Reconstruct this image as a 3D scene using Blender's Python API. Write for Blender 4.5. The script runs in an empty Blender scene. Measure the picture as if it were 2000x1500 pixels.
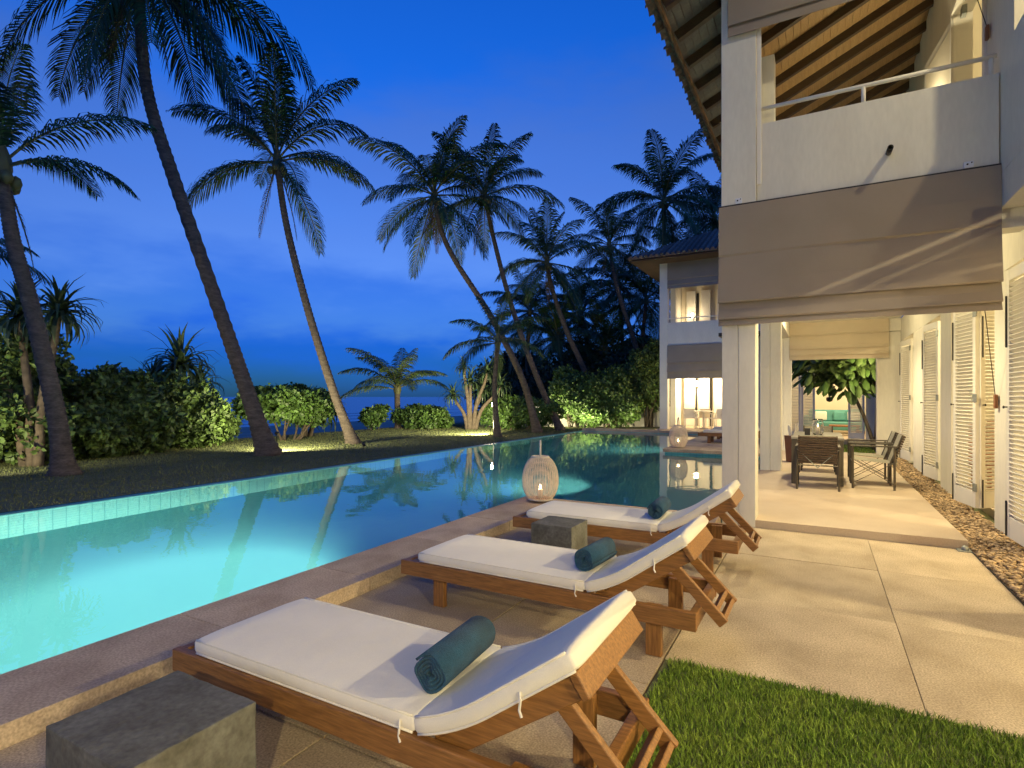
import bpy, bmesh, math, random
import numpy as np
from mathutils import Vector, Matrix, Euler
R = math.radians
scene = bpy.context.scene
COL = scene.collection

# ------------------------------------------------------------------ camera, sky, sun, exposure
cam_d = bpy.data.cameras.new("camera"); cam = bpy.data.objects.new("camera", cam_d); COL.objects.link(cam)
cam.location = (0, 0, 1.45); cam.rotation_euler = (R(90), 0, R(28.831))
cam_d.sensor_width = 36.0; cam_d.lens = 1090 / 2000 * 36.0
cam_d.shift_y = 25 / 2000
cam_d.clip_start = 0.05; cam_d.clip_end = 12000
scene.camera = cam

SUN_EL, SUN_ROT = R(4.0), R(140)
world = bpy.data.worlds.new("World"); scene.world = world; world.use_nodes = True
wn, wl = world.node_tree.nodes, world.node_tree.links
wn.clear()
def wnode(t, **k):
    n = wn.new(t)
    for a, b in k.items(): setattr(n, a, b)
    return n
sky = wnode('ShaderNodeTexSky', sky_type='NISHITA', sun_disc=False, sun_elevation=SUN_EL, sun_rotation=SUN_ROT,
            altitude=0, air_density=1.0, dust_density=0.3, ozone_density=4.0)
tint = wnode('ShaderNodeMix', data_type='RGBA', blend_type='MULTIPLY'); tint.inputs[0].default_value = 1
wl.new(sky.outputs[0], tint.inputs[6]); tint.inputs[7].default_value = (.98, 1.30, 2.22, 1)
# dusk clouds: a soft pale veil at mid height, a low dark bank over the sea
tc = wnode('ShaderNodeTexCoord'); sep = wnode('ShaderNodeSeparateXYZ'); wl.new(tc.outputs['Generated'], sep.inputs[0])
mp = wnode('ShaderNodeMapping'); mp.inputs['Scale'].default_value = (1.0, 1.0, 3.2); wl.new(tc.outputs['Generated'], mp.inputs[0])
nz = wnode('ShaderNodeTexNoise'); nz.inputs['Scale'].default_value = 2.9; nz.inputs['Detail'].default_value = 5; nz.inputs['Roughness'].default_value = .55
wl.new(mp.outputs[0], nz.inputs['Vector'])
def wmath(op, a, b=None, clamp=False):
    n = wnode('ShaderNodeMath', operation=op, use_clamp=clamp)
    for i, v in enumerate((a, b)):
        if v is None: continue
        if isinstance(v, (int, float)): n.inputs[i].default_value = v
        else: wl.new(v, n.inputs[i])
    return n.outputs[0]
def wramp(fac, stops):
    n = wnode('ShaderNodeValToRGB'); n.color_ramp.interpolation = 'EASE'
    e = n.color_ramp.elements
    while len(e) < len(stops): e.new(0.5)
    for el, (p, c) in zip(e, stops): el.position = p; el.color = c if len(c) == 4 else (*c, 1)
    wl.new(fac, n.inputs[0]); return n.outputs[0]
elev = wmath('ADD', sep.outputs['Z'], wmath('MULTIPLY', wmath('SUBTRACT', nz.outputs[0], .5), .26))
veil = wramp(elev, [(0.0, (.08, .34, 1.25)), (.07, (.09, .34, .86)), (.15, (.55, .62, .86)), (.26, (1.55, 1.0, .98)), (.40, (1.5, 1.05, 1.04)), (.55, (.3, .98, 1.3)), (.85, (.1, .85, 1.3))])
cl = wnode('ShaderNodeMix', data_type='RGBA', blend_type='MULTIPLY'); cl.inputs[0].default_value = 1
wl.new(tint.outputs[2], cl.inputs[6]); wl.new(veil, cl.inputs[7])
bg = wnode('ShaderNodeBackground'); bg.inputs[1].default_value = 0.15
wo = wnode('ShaderNodeOutputWorld'); wl.new(cl.outputs[2], bg.inputs[0]); wl.new(bg.outputs[0], wo.inputs[0])

sun_d = bpy.data.lights.new("sun", 'SUN'); sun_d.energy = 0.02; sun_d.angle = R(12); sun_d.color = (1, .8, .6)
sun = bpy.data.objects.new("sun", sun_d); COL.objects.link(sun)
sun.rotation_euler = (R(86), 0, R(180) - SUN_ROT)

vs = scene.view_settings
vs.view_transform = 'Standard'; vs.look = 'None'; vs.exposure = 0; vs.gamma = 1; vs.use_curve_mapping = False
scene.render.engine = 'CYCLES'
scene.cycles.use_denoising = True
scene.cycles.sample_clamp_indirect = 3.0
scene.cycles.sample_clamp_direct = 0
scene.cycles.max_bounces = 8; scene.cycles.diffuse_bounces = 4
scene.cycles.transparent_max_bounces = 8
scene.cycles.use_light_tree = True

# ------------------------------------------------------------------ helpers
class MB:
    def __init__(s): s.v = []; s.f = []
    def add(s, vs, fs):
        o = len(s.v); s.v += [tuple(p) for p in vs]; s.f += [tuple(o + i for i in f) for f in fs]; return s
    def box(s, x0, x1, y0, y1, z0, z1):
        return s.add([(x0,y0,z0),(x1,y0,z0),(x1,y1,z0),(x0,y1,z0),(x0,y0,z1),(x1,y0,z1),(x1,y1,z1),(x0,y1,z1)],
                     [(3,2,1,0),(4,5,6,7),(0,1,5,4),(1,2,6,5),(2,3,7,6),(3,0,4,7)])
    def quad(s, a, b, c, d): return s.add([a,b,c,d], [(0,1,2,3)])
    def beam(s, a, b, w, h, up=(0,0,1)):
        a, b = Vector(a), Vector(b); d = (b - a).normalized(); u = Vector(up)
        sd = d.cross(u).normalized(); u = sd.cross(d).normalized()
        vs = []
        for p in (a, b):
            for i, j in ((-1,-1),(1,-1),(1,1),(-1,1)): vs.append(p + sd*(w/2*i) + u*(h/2*j))
        return s.add(vs, [(3,2,1,0),(4,5,6,7),(0,1,5,4),(1,2,6,5),(2,3,7,6),(3,0,4,7)])
    def tube(s, pts, rad, n=8, cap=True):
        pts = [Vector(p) for p in pts]; rad = rad if isinstance(rad, (list, tuple)) else [rad]*len(pts)
        o = len(s.v); prev = None
        for i, p in enumerate(pts):
            d = (pts[min(i+1, len(pts)-1)] - pts[max(i-1, 0)]).normalized()
            if prev is None:
                r = Vector((0,0,1)) if abs(d.z) < .9 else Vector((1,0,0)); sd = d.cross(r).normalized()
            else: sd = (prev - d*prev.dot(d)).normalized()
            prev = sd; up = d.cross(sd)
            for k in range(n):
                a = 2*math.pi*k/n; s.v.append(tuple(p + (sd*math.cos(a) + up*math.sin(a))*rad[i]))
        for i in range(len(pts)-1):
            for k in range(n):
                a = o+i*n+k; b = o+i*n+(k+1)%n; s.f.append((a, b, b+n, a+n))
        if cap:
            s.f.append(tuple(o+k for k in reversed(range(n)))); s.f.append(tuple(o+(len(pts)-1)*n+k for k in range(n)))
        return s
    def lathe(s, prof, n=16, c=(0,0,0)):
        o = len(s.v)
        for r, z in prof:
            for k in range(n):
                a = 2*math.pi*k/n; s.v.append((c[0]+r*math.cos(a), c[1]+r*math.sin(a), c[2]+z))
        for i in range(len(prof)-1):
            for k in range(n):
                a = o+i*n+k; b = o+i*n+(k+1)%n; s.f.append((a, b, b+n, a+n))
        return s
    def strip(s, prof, x0, x1, nx=1, wob=None):      # profile in (y, z) swept along x
        o = len(s.v); m = len(prof)
        for i in range(nx+1):
            x = x0 + (x1-x0)*i/nx
            for j, (y, z) in enumerate(prof):
                dy, dz = wob(x, j) if wob else (0, 0); s.v.append((x, y+dy, z+dz))
        for i in range(nx):
            for j in range(m-1):
                a = o+i*m+j; s.f.append((a, a+m, a+m+1, a+1))
        return s
    def mesh(s, name, mat=None, smooth=False):
        me = bpy.data.meshes.new(name); me.from_pydata(s.v, [], s.f); me.update()
        if mat: me.materials.append(mat)
        if smooth: me.polygons.foreach_set('use_smooth', [True]*len(me.polygons))
        return me
    def build(s, name, mat=None, parent=None, smooth=False, bevel=0, solid=0, loc=None, kind=None):
        o = link(name, s.mesh(name, mat, smooth), parent)
        if solid: m = o.modifiers.new('solid', 'SOLIDIFY'); m.thickness = solid; m.offset = 0
        if bevel:
            m = o.modifiers.new('bevel', 'BEVEL'); m.width = bevel; m.segments = 2; m.limit_method = 'ANGLE'; m.angle_limit = R(40)
        if loc: o.location = loc
        if kind: o['kind'] = kind
        return o

def link(name, data, parent=None):
    o = bpy.data.objects.new(name, data); COL.objects.link(o)
    if parent is not None: o.parent = parent
    return o
def tag(o, label, cat, group=None):
    o['label'] = label; o['category'] = cat
    if group: o['group'] = group
    return o
def thing(name, label, cat, loc=(0,0,0), rz=0, group=None):
    o = link(name, None); o.location = loc; o.rotation_euler = (0, 0, rz); o.empty_display_size = .1
    return tag(o, label, cat, group)
def structure(o): o['kind'] = 'structure'; return o
def copy_tree(o, parent=None):
    c = o.copy(); COL.objects.link(c); c.parent = parent
    for ch in list(o.children): copy_tree(ch, c)
    return c
def lamp(kind, parent, loc, energy, color=(1,.84,.50), size=.05, target=None, angle=None, blend=.5, name='light_source', spread=None):
    d = bpy.data.lights.new(name, kind); d.energy = energy; d.color = color
    if kind in ('POINT', 'SPOT'): d.shadow_soft_size = size
    if kind == 'AREA':
        d.shape = 'DISK'; d.size = size
        if spread: d.spread = spread
    if kind == 'SPOT': d.spot_size = angle or R(90); d.spot_blend = blend
    o = link(name, d, parent); o.location = loc
    if target is not None:
        w = Vector(loc); o.rotation_euler = (Vector(target) - w).to_track_quat('-Z', 'Y').to_euler()
    return o

# ------------------------------------------------------------------ materials
MATS = {}
def material(name, base, rough=.7, var=.12, vscale=3.0, fine=0.0, fscale=80.0, bump=0.0, bscale=60.0, base2=None, metal=0.0, spec=.5,
             island=0.0, objrand=0.0, stretch=(1,1,1), emit=None, estr=0, trans=0, coat=0, sheen=0):
    if name in MATS: return MATS[name]
    m = bpy.data.materials.new(name); m.use_nodes = True; nt = m.node_tree; N, L = nt.nodes, nt.links
    p = N['Principled BSDF']; p.inputs['Roughness'].default_value = rough; p.inputs['Metallic'].default_value = metal
    p.inputs['Specular IOR Level'].default_value = spec
    if coat: p.inputs['Coat Weight'].default_value = coat
    if sheen: p.inputs['Sheen Weight'].default_value = sheen
    tc = N.new('ShaderNodeTexCoord'); mp = N.new('ShaderNodeMapping'); mp.inputs['Scale'].default_value = stretch
    L.new(tc.outputs['Object'], mp.inputs[0])
    def noise(sc, det=4):
        n = N.new('ShaderNodeTexNoise'); n.inputs['Scale'].default_value = sc; n.inputs['Detail'].default_value = det
        L.new(mp.outputs[0], n.inputs['Vector']); return n.outputs[0]
    b2 = base2 or tuple(c*(1-var) for c in base); b1 = base if base2 else tuple(min(1, c*(1+var)) for c in base)
    mx = N.new('ShaderNodeMix'); mx.data_type = 'RGBA'
    rmp = N.new('ShaderNodeMapRange'); rmp.inputs[1].default_value = .32; rmp.inputs[2].default_value = .68
    L.new(noise(vscale, 5), rmp.inputs[0]); L.new(rmp.outputs[0], mx.inputs[0])
    mx.inputs[6].default_value = (*b1, 1); mx.inputs[7].default_value = (*b2, 1)
    out = mx.outputs[2]
    def scale_by(out, fac_out, lo, hi):
        r = N.new('ShaderNodeMapRange'); r.inputs[1].default_value = .25; r.inputs[2].default_value = .75; r.inputs[3].default_value = lo; r.inputs[4].default_value = hi
        L.new(fac_out, r.inputs[0])
        k = N.new('ShaderNodeMix'); k.data_type = 'RGBA'; k.blend_type = 'MULTIPLY'; k.inputs[0].default_value = 1
        L.new(out, k.inputs[6]); L.new(r.outputs[0], k.inputs[7]); return k.outputs[2]
    if fine: out = scale_by(out, noise(fscale, 2), 1-fine, 1+fine)
    if island:
        g = N.new('ShaderNodeNewGeometry'); out = scale_by(out, g.outputs['Random Per Island'], 1-island, 1+island)
    if objrand:
        oi = N.new('ShaderNodeObjectInfo'); out = scale_by(out, oi.outputs['Random'], 1-objrand, 1+objrand)
    L.new(out, p.inputs['Base Color'])
    if bump:
        b = N.new('ShaderNodeBump'); b.inputs['Strength'].default_value = bump; b.inputs['Distance'].default_value = .01
        L.new(noise(bscale, 3), b.inputs['Height']); L.new(b.outputs[0], p.inputs['Normal'])
    if emit: p.inputs['Emission Color'].default_value = (*emit, 1); p.inputs['Emission Strength'].default_value = estr
    if trans: p.inputs['Transmission Weight'].default_value = trans
    MATS[name] = m; return m

def wood(name, c1, c2, axis=0, scale=14):
    st = [6, 6, 6]; st[axis] = .5
    return material(name, c1, rough=.5, base2=c2, vscale=scale, stretch=tuple(st), fine=.18, fscale=40, bump=.15, bscale=30)

def tile_material():
    m = bpy.data.materials.new('pool_mosaic'); m.use_nodes = True; N, L = m.node_tree.nodes, m.node_tree.links
    p = N['Principled BSDF']; p.inputs['Roughness'].default_value = .35
    g = N.new('ShaderNodeNewGeometry'); s = N.new('ShaderNodeSeparateXYZ'); L.new(g.outputs['Position'], s.inputs[0])
    def mth(op, a, b=None):
        n = N.new('ShaderNodeMath'); n.operation = op
        for i, v in enumerate((a, b)):
            if v is None: continue
            if isinstance(v, (int, float)): n.inputs[i].default_value = v
            else: L.new(v, n.inputs[i])
        return n.outputs[0]
    lines = None
    for ax, off in ((0, .031), (1, .043), (2, .05)):
        fr = mth('FRACT', mth('MULTIPLY', mth('ADD', s.outputs[ax], 100+off), 1/.15)); ln = mth('LESS_THAN', fr, .10)
        lines = ln if lines is None else mth('MAXIMUM', lines, ln)
    nz = N.new('ShaderNodeTexNoise'); nz.inputs['Scale'].default_value = 1.3; nz.inputs['Detail'].default_value = 6; L.new(g.outputs['Position'], nz.inputs['Vector'])
    mx = N.new('ShaderNodeMix'); mx.data_type = 'RGBA'; L.new(nz.outputs[0], mx.inputs[0])
    mx.inputs[6].default_value = (.16, .51, .50, 1); mx.inputs[7].default_value = (.22, .59, .56, 1)
    m2 = N.new('ShaderNodeMix'); m2.data_type = 'RGBA'; L.new(mth('MULTIPLY', lines, .75), m2.inputs[0]); L.new(mx.outputs[2], m2.inputs[6]); m2.inputs[7].default_value = (.08, .34, .36, 1)
    L.new(m2.outputs[2], p.inputs['Base Color']); return m

def water_material():
    m = bpy.data.materials.new('pool_water'); m.use_nodes = True; N, L = m.node_tree.nodes, m.node_tree.links
    p = N['Principled BSDF']; p.inputs['Roughness'].default_value = 0.0; p.inputs['IOR'].default_value = 1.33; p.inputs['Transmission Weight'].default_value = 1
    p.inputs['Base Color'].default_value = (.92, .99, 1, 1)
    g = N.new('ShaderNodeNewGeometry'); n = N.new('ShaderNodeTexNoise'); n.inputs['Scale'].default_value = 2.2; n.inputs['Detail'].default_value = 3
    L.new(g.outputs['Position'], n.inputs['Vector'])
    b = N.new('ShaderNodeBump'); b.inputs['Strength'].default_value = .05; b.inputs['Distance'].default_value = .05
    L.new(n.outputs[0], b.inputs['Height']); L.new(b.outputs[0], p.inputs['Normal']); return m

def sea_material():
    m = bpy.data.materials.new('sea_water'); m.use_nodes = True; N, L = m.node_tree.nodes, m.node_tree.links
    p = N['Principled BSDF']; p.inputs['Roughness'].default_value = .25; p.inputs['IOR'].default_value = 1.33
    p.inputs['Base Color'].default_value = (.02, .15, .32, 1)
    g = N.new('ShaderNodeNewGeometry'); mp = N.new('ShaderNodeMapping'); mp.inputs['Scale'].default_value = (.5, .12, 1); L.new(g.outputs['Position'], mp.inputs[0])
    n = N.new('ShaderNodeTexNoise'); n.inputs['Scale'].default_value = 1.0; n.inputs['Detail'].default_value = 6; L.new(mp.outputs[0], n.inputs['Vector'])
    b = N.new('ShaderNodeBump'); b.inputs['Strength'].default_value = .35; b.inputs['Distance'].default_value = .4
    L.new(n.outputs[0], b.inputs['Height']); L.new(b.outputs[0], p.inputs['Normal']); return m

WALL = material('painted_plaster', (.74, .71, .62), rough=.8, var=.045, vscale=3.2, fine=.04, fscale=30, bump=.12, bscale=40, stretch=(1, 1, .28))
TRIM = material('white_paint', (.80, .77, .69), rough=.55, var=.04, vscale=2)
CREAM = material('interior_paint', (.78, .72, .58), rough=.8, var=.04, vscale=1)
DECK = material('washed_aggregate', (.54, .44, .305), rough=.85, base2=(.37, .29, .19), vscale=2.3, fine=.42, fscale=110, bump=.2, bscale=170, objrand=.06)
COPING = material('coping_sandstone', (.50, .39, .28), rough=.8, base2=(.35, .26, .18), vscale=3.0, fine=.32, fscale=80, bump=.2, bscale=90, objrand=.10)
SLAB = material('lounge_paving', (.47, .375, .255), rough=.85, base2=(.33, .25, .165), vscale=2.0, fine=.42, fscale=110, bump=.2, bscale=170, objrand=.10)
TERR = material('terrace_screed', (.52, .42, .31), rough=.7, base2=(.45, .35, .25), vscale=1.5, fine=.08, fscale=70, bump=.12, bscale=90)
TEAK = wood('oiled_teak', (.30, .14, .04), (.17, .075, .02), 0)
TEAKV = wood('oiled_teak_upright', (.30, .14, .04), (.17, .075, .02), 2)
FABRIC = material('cream_canvas', (.80, .75, .64), rough=.9, var=.04, vscale=3, fine=.04, fscale=220, bump=.55, bscale=11, sheen=.2)
TOWEL = material('teal_terry', (.016, .075, .135), rough=1, var=.2, vscale=20, fine=.3, fscale=260, bump=.9, bscale=260, sheen=.08)
BLIND = material('taupe_blind_cloth', (.30, .25, .20), rough=.9, var=.06, vscale=2, fine=.05, fscale=240, bump=.12, bscale=200)
BLINDC = material('cream_blind_cloth', (.56, .47, .34), rough=.9, var=.06, vscale=2, bump=.1, bscale=120)
CONC = material('dark_concrete', (.125, .125, .115), rough=.8, base2=(.065, .063, .052), vscale=7, fine=.3, fscale=45, bump=.4, bscale=35)
RAFTER = wood('dark_rafter', (.075, .045, .022), (.045, .026, .013), 0)
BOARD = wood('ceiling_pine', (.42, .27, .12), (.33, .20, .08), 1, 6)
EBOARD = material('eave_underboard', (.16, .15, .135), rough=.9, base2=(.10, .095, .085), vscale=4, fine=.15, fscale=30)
CLAY = material('clay_tile', (.20, .135, .09), rough=.9, base2=(.10, .08, .065), vscale=6, fine=.3, fscale=30, bump=.4, bscale=30, island=.25)
METAL = material('galvanised_metal', (.30, .32, .30), rough=.5, metal=.6, var=.2, vscale=20)
DARKM = material('dark_metal', (.035, .032, .03), rough=.5, metal=.4)
BRONZE = material('chair_frame', (.085, .07, .05), rough=.45, metal=.3)
WEAVE = material('dark_weave', (.085, .055, .035), rough=.7, var=.25, vscale=30, bump=.4, bscale=120)
SLING = material('pale_weave', (.36, .34, .26), rough=.8, var=.2, vscale=50, bump=.3, bscale=150)
GLASS = material('clear_glass', (.95, .97, .97), rough=.02, var=0, trans=1)
BULB = material('lit_bulb', (1, .85, .6), emit=(1, .78, .45), estr=14, var=0)
FLAME = material('candle_flame', (1, .8, .5), emit=(1, .72, .38), estr=30, var=0)
WAX = material('candle_wax', (.8, .74, .6), rough=.5, var=.03)
WICKER = material('whitewashed_wicker', (.60, .54, .46), rough=.8, var=.12, vscale=20)
TURF = material('lawn_soil', (.125, .14, .062), rough=1, base2=(.085, .095, .04), vscale=.8, fine=.2, fscale=25, bump=.3, bscale=40)
BLADE = material('grass_blade', (.20, .28, .042), rough=.7, base2=(.13, .215, .028), vscale=6, island=.45, spec=.2)
BLADE2 = material('garden_grass_blade', (.14, .16, .065), rough=.8, base2=(.095, .11, .042), vscale=.7, island=.18, spec=.2)
SAND = material('beach_sand', (.34, .30, .24), rough=1, base2=(.26, .22, .17), vscale=.6, fine=.12, fscale=12, bump=.3, bscale=8)
PEBBLE = material('river_pebble', (.46, .33, .19), rough=.7, base2=(.30, .21, .12), vscale=9, island=.35)
BARK = material('palm_bark', (.125, .10, .078), rough=1, base2=(.06, .047, .036), vscale=5, fine=.3, fscale=18, bump=.7, bscale=14, stretch=(1, 1, 3))
FROND = material('palm_leaflet', (.030, .075, .020), rough=.5, base2=(.020, .050, .014), vscale=1.2, island=.3, spec=.4)
FRONDY = material('young_palm_leaflet', (.085, .13, .03), rough=.5, base2=(.055, .09, .02), vscale=1.2, island=.3, spec=.4)
RACHIS = material('frond_rachis', (.10, .10, .035), rough=.6)
LEAFD = material('dark_shrub_leaf', (.10, .165, .036), rough=.6, base2=(.06, .105, .022), vscale=1.5, island=.45)
LEAFB = material('bright_shrub_leaf', (.085, .16, .03), rough=.55, base2=(.052, .105, .02), vscale=1.5, island=.4)
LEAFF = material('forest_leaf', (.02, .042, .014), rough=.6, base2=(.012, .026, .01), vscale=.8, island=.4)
STRAP = material('pandanus_leaf', (.05, .085, .03), rough=.5, base2=(.03, .055, .02), vscale=2, island=.35)
TWIG = material('twig_bark', (.11, .085, .06), rough=1, var=.3, vscale=10)
TEAL_F = material('sofa_teal', (.10, .30, .28), rough=.9, var=.1, vscale=5)
WOODB = wood('chestnut_wood', (.30, .12, .04), (.2, .075, .025), 2)
# ------------------------------------------------------------------ ground, beach, sea
g = MB()
def sheet(mb, x0, x1, y0, y1, z, nx=1, ny=1):
    for i in range(nx):
        for j in range(ny):
            a, b = x0+(x1-x0)*i/nx, x0+(x1-x0)*(i+1)/nx; c, d = y0+(y1-y0)*j/ny, y0+(y1-y0)*(j+1)/ny
            mb.quad((a,c,z),(b,c,z),(b,d,z),(a,d,z))
sheet(g, -17.5, -8.85, -80, 22.75, .02); sheet(g, -17.5, 400, 27.5, 600, .02)
sheet(g, -17.5, -5.9, 22.75, 27.5, .02)
sheet(g, -8.85, -3.45, -80, -8, -.05); sheet(g, -3.45, -.97, -80, 6.7, -.05); sheet(g, -3.45, -.97, 14.35, 22.75, -.05)
sheet(g, -.97, 400, -80, 22.75, -.05)
structure(g.build('lawn', TURF))
b = MB()
xs = [-17.5, -18.6, -22, -28, -36, -44, -52]; zs = [.02, -.16, -.32, -.55, -.82, -1.12, -1.6]
for i in range(6):
    for j in range(20):
        y0, y1 = -100+40*j, -60+40*j
        b.quad((xs[i+1],y0,zs[i+1]),(xs[i],y0,zs[i]),(xs[i],y1,zs[i]),(xs[i+1],y1,zs[i+1]))
structure(b.build('beach', SAND, smooth=True))
s_ = MB(); sheet(s_, -9000, -34, -6000, 9000, -1.0); structure(s_.build('sea', sea_material()))
rnd = random.Random(4)
FOAM = material('sea_foam', (.55, .58, .6), rough=.9, var=.3, vscale=.5)
for k, (x, wd) in enumerate(((-45.5, .5), (-52, .8), (-61, .9))):
    f = MB(); pts = []
    for j in range(90):
        y = -20+j*2.2; dx = math.sin(j*.31+k)*1.2+math.sin(j*.83)*.4; w = wd*(.3+.7*abs(math.sin(j*.37+k*2)))
        pts.append((x+dx-w, x+dx+w, y))
    for (a, c, y), (a2, c2, y2) in zip(pts, pts[1:]): f.quad((a,y,-.985),(c,y,-.985),(c2,y2,-.985),(a2,y2,-.985))
    structure(f.build('sea_foam_line', FOAM))

# ------------------------------------------------------------------ pool
PX0, PX1, PY0, PY1 = -8.70, -3.45, -8.0, 22.3
p = MB()
zf, zs_ = -1.35, -.60
p.quad((PX0,PY0,zf),(PX1,PY0,zf),(PX1,PY1,zf),(PX0,PY1,zf))
p.quad((PX0,PY0,zf),(PX0,PY1,zf),(PX0,PY1,.012),(PX0,PY0,.012))
p.quad((PX0,PY1,zf),(PX1,PY1,zf),(PX1,PY1,.06),(PX0,PY1,.06))
p.quad((PX0,PY0,zf),(PX0,PY0,.06),(PX1,PY0,.06),(PX1,PY0,zf))
p.quad((PX1,PY0,zf),(PX1,PY0,.06),(PX1,6.70,.06),(PX1,6.70,zf))
p.quad((PX1,14.35,zf),(PX1,14.35,.06),(PX1,PY1,.06),(PX1,PY1,zf))
p.quad((PX1,6.70,zf),(PX1,6.70,zs_),(PX1,14.35,zs_),(PX1,14.35,zf))
p.quad((PX1,6.70,zs_),(-.985,6.70,zs_),(-.985,14.35,zs_),(PX1,14.35,zs_))
p.quad((PX1,6.70,zs_),(PX1,6.70,.06),(-.985,6.70,.06),(-.985,6.70,zs_))
p.quad((PX1,14.35,zs_),(-.985,14.35,zs_),(-.985,14.35,.06),(PX1,14.35,.06))
p.quad((-.985,6.70,zs_),(-.985,6.70,.07),(-.985,14.35,.07),(-.985,14.35,zs_))
p.quad((PX0-.16,PY0,.012),(PX0,PY0,.012),(PX0,PY1,.012),(PX0-.16,PY1,.012))     # far rim
p.quad((PX0-.16,PY0,-.2),(PX0-.16,PY0,.012),(PX0-.16,PY1,.012),(PX0-.16,PY1,-.2))
structure(p.build('pool_basin', tile_material()))
w = MB(); w.quad((PX0,PY0,0),(PX1,PY0,0),(PX1,PY1,0),(PX0,PY1,0)); w.quad((PX1,6.70,0),(-.985,6.70,0),(-.985,14.35,0),(PX1,14.35,0))
wo_ = w.build('pool_water', water_material())
bm = bmesh.new(); bm.from_mesh(wo_.data); bmesh.ops.remove_doubles(bm, verts=bm.verts, dist=.001); bm.to_mesh(wo_.data); bm.free()
structure(wo_)
PLIGHT = material('pool_lamp_lens', (.8, 1, .95), emit=(.75, 1, .9), estr=6, var=0)
for k, (y, e) in enumerate(((3.0, 2500), (9.6, 420), (16.6, 300))):
    z = -.5 if k != 1 else -.85
    t = thing('pool_lamp', ['round lit pool lamp set in the near pool wall below the nearest lounger', 'round lit pool lamp below the shallow pool shelf', 'round lit pool lamp under the far deck edge'][k], 'pool lamp', (PX1, y, z), 0, 'lamps in the pool wall')
    MB().lathe([(.11, 0), (.11, .02), (.085, .025)], 16).build('rim', METAL, t).rotation_euler = (0, -R(90), 0)
    MB().lathe([(.084, .018), (.03, .03), (0.001, .032)], 16).build('lens', PLIGHT, t).rotation_euler = (0, -R(90), 0)
    lamp('SPOT', t, (-.10, 0, 0), e, (.98, 1, .84), .1, (-1.3, 0, -.62 if k == 0 else -.25), R(112) if k == 0 else R(125), 1.0)

# ------------------------------------------------------------------ paving
rnd = random.Random(11)
JOINT = material('dark_joint_mortar', (.20, .15, .10), rough=1)
base = MB(); sheet(base, -3.4, 1.245, -3, 6.72, -.018); sheet(base, -3.4, -.98, 14.4, 22.7, .08)
base_o = structure(base.build('paving_bed', JOINT))
slab_cache = {}
def slab(w, d, h, mat, x, y, z, parent, name='paving_slab'):
    key = (round(w, 3), round(d, 3), h, mat.name)
    if key not in slab_cache: 
        me = MB().box(-w/2, w/2, -d/2, d/2, -h, 0)
        slab_cache[key] = me.mesh(name, mat)
    o = link(name, slab_cache[key], parent); o.location = (x, y, z)
    m = o.modifiers.new('bevel', 'BEVEL'); m.width = .0015; m.segments = 1
    return o
lounge = structure(link('lounge_paving', None))
xe = [-2.945, -1.85, -.755]; ye = [-1.6, -.5, .6, 1.7, 2.8, 3.95, 5.1, 6.24]
for i in range(2):
    for j in range(7):
        slab(xe[i+1]-xe[i]-.009, ye[j+1]-ye[j]-.009, .05, SLAB, (xe[i]+xe[i+1])/2, (ye[j]+ye[j+1])/2, rnd.uniform(-.002, .002), lounge)
house_pav = structure(link('house_paving', None))
xe = [-.75, .43, 1.245]; ye = [3.12, 4.32, 5.55, 6.715]
for i in range(2):
    for j in range(3):
        slab(xe[i+1]-xe[i]-.003, ye[j+1]-ye[j]-.002, .05, DECK, (xe[i]+xe[i+1])/2, (ye[j]+ye[j+1])/2, rnd.uniform(-.001, .002), house_pav)
cop = structure(link('pool_coping', None))
ye = [-2.3, -1.2, -.15, .95, 2.05, 3.15, 4.25, 5.3, 6.24]
for j in range(8):
    slab(.545, ye[j+1]-ye[j]-.007, .13, COPING, -3.2225, (ye[j]+ye[j+1])/2, .1+rnd.uniform(-.002, .002), cop, 'coping_slab')
xe = [-3.495, -2.65, -1.8, -.98]
for i in range(3): slab(xe[i+1]-xe[i]-.007, .51, .13, COPING, (xe[i]+xe[i+1])/2, 6.497, .1, cop, 'coping_slab')
fd = structure(link('far_deck_paving', None))
xe = [-3.495, -2.65, -1.8, -.98]; ye = [14.3, 15.7, 17.1, 18.5, 19.9, 21.3, 22.7]
for i in range(3):
    for j in range(6): slab(xe[i+1]-xe[i]-.008, ye[j+1]-ye[j]-.008, .08, COPING, (xe[i]+xe[i+1])/2, (ye[j]+ye[j+1])/2, .13, fd)
xe = [-8.86, -7.8, -6.7, -5.6, -4.5, -3.5]
for i in range(5): slab(xe[i+1]-xe[i]-.008, .45, .10, COPING, (xe[i]+xe[i+1])/2, 22.52, .11, fd, 'coping_slab')
ter = structure(link('terrace_floor', None))
ye = [6.72, 9.04, 11.36, 13.68, 16.0]
for j in range(4):
    slab(2.205, ye[j+1]-ye[j]-.003, .135, TERR, .1375, (ye[j]+ye[j+1])/2, .085, ter, 'screed_bay')

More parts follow.
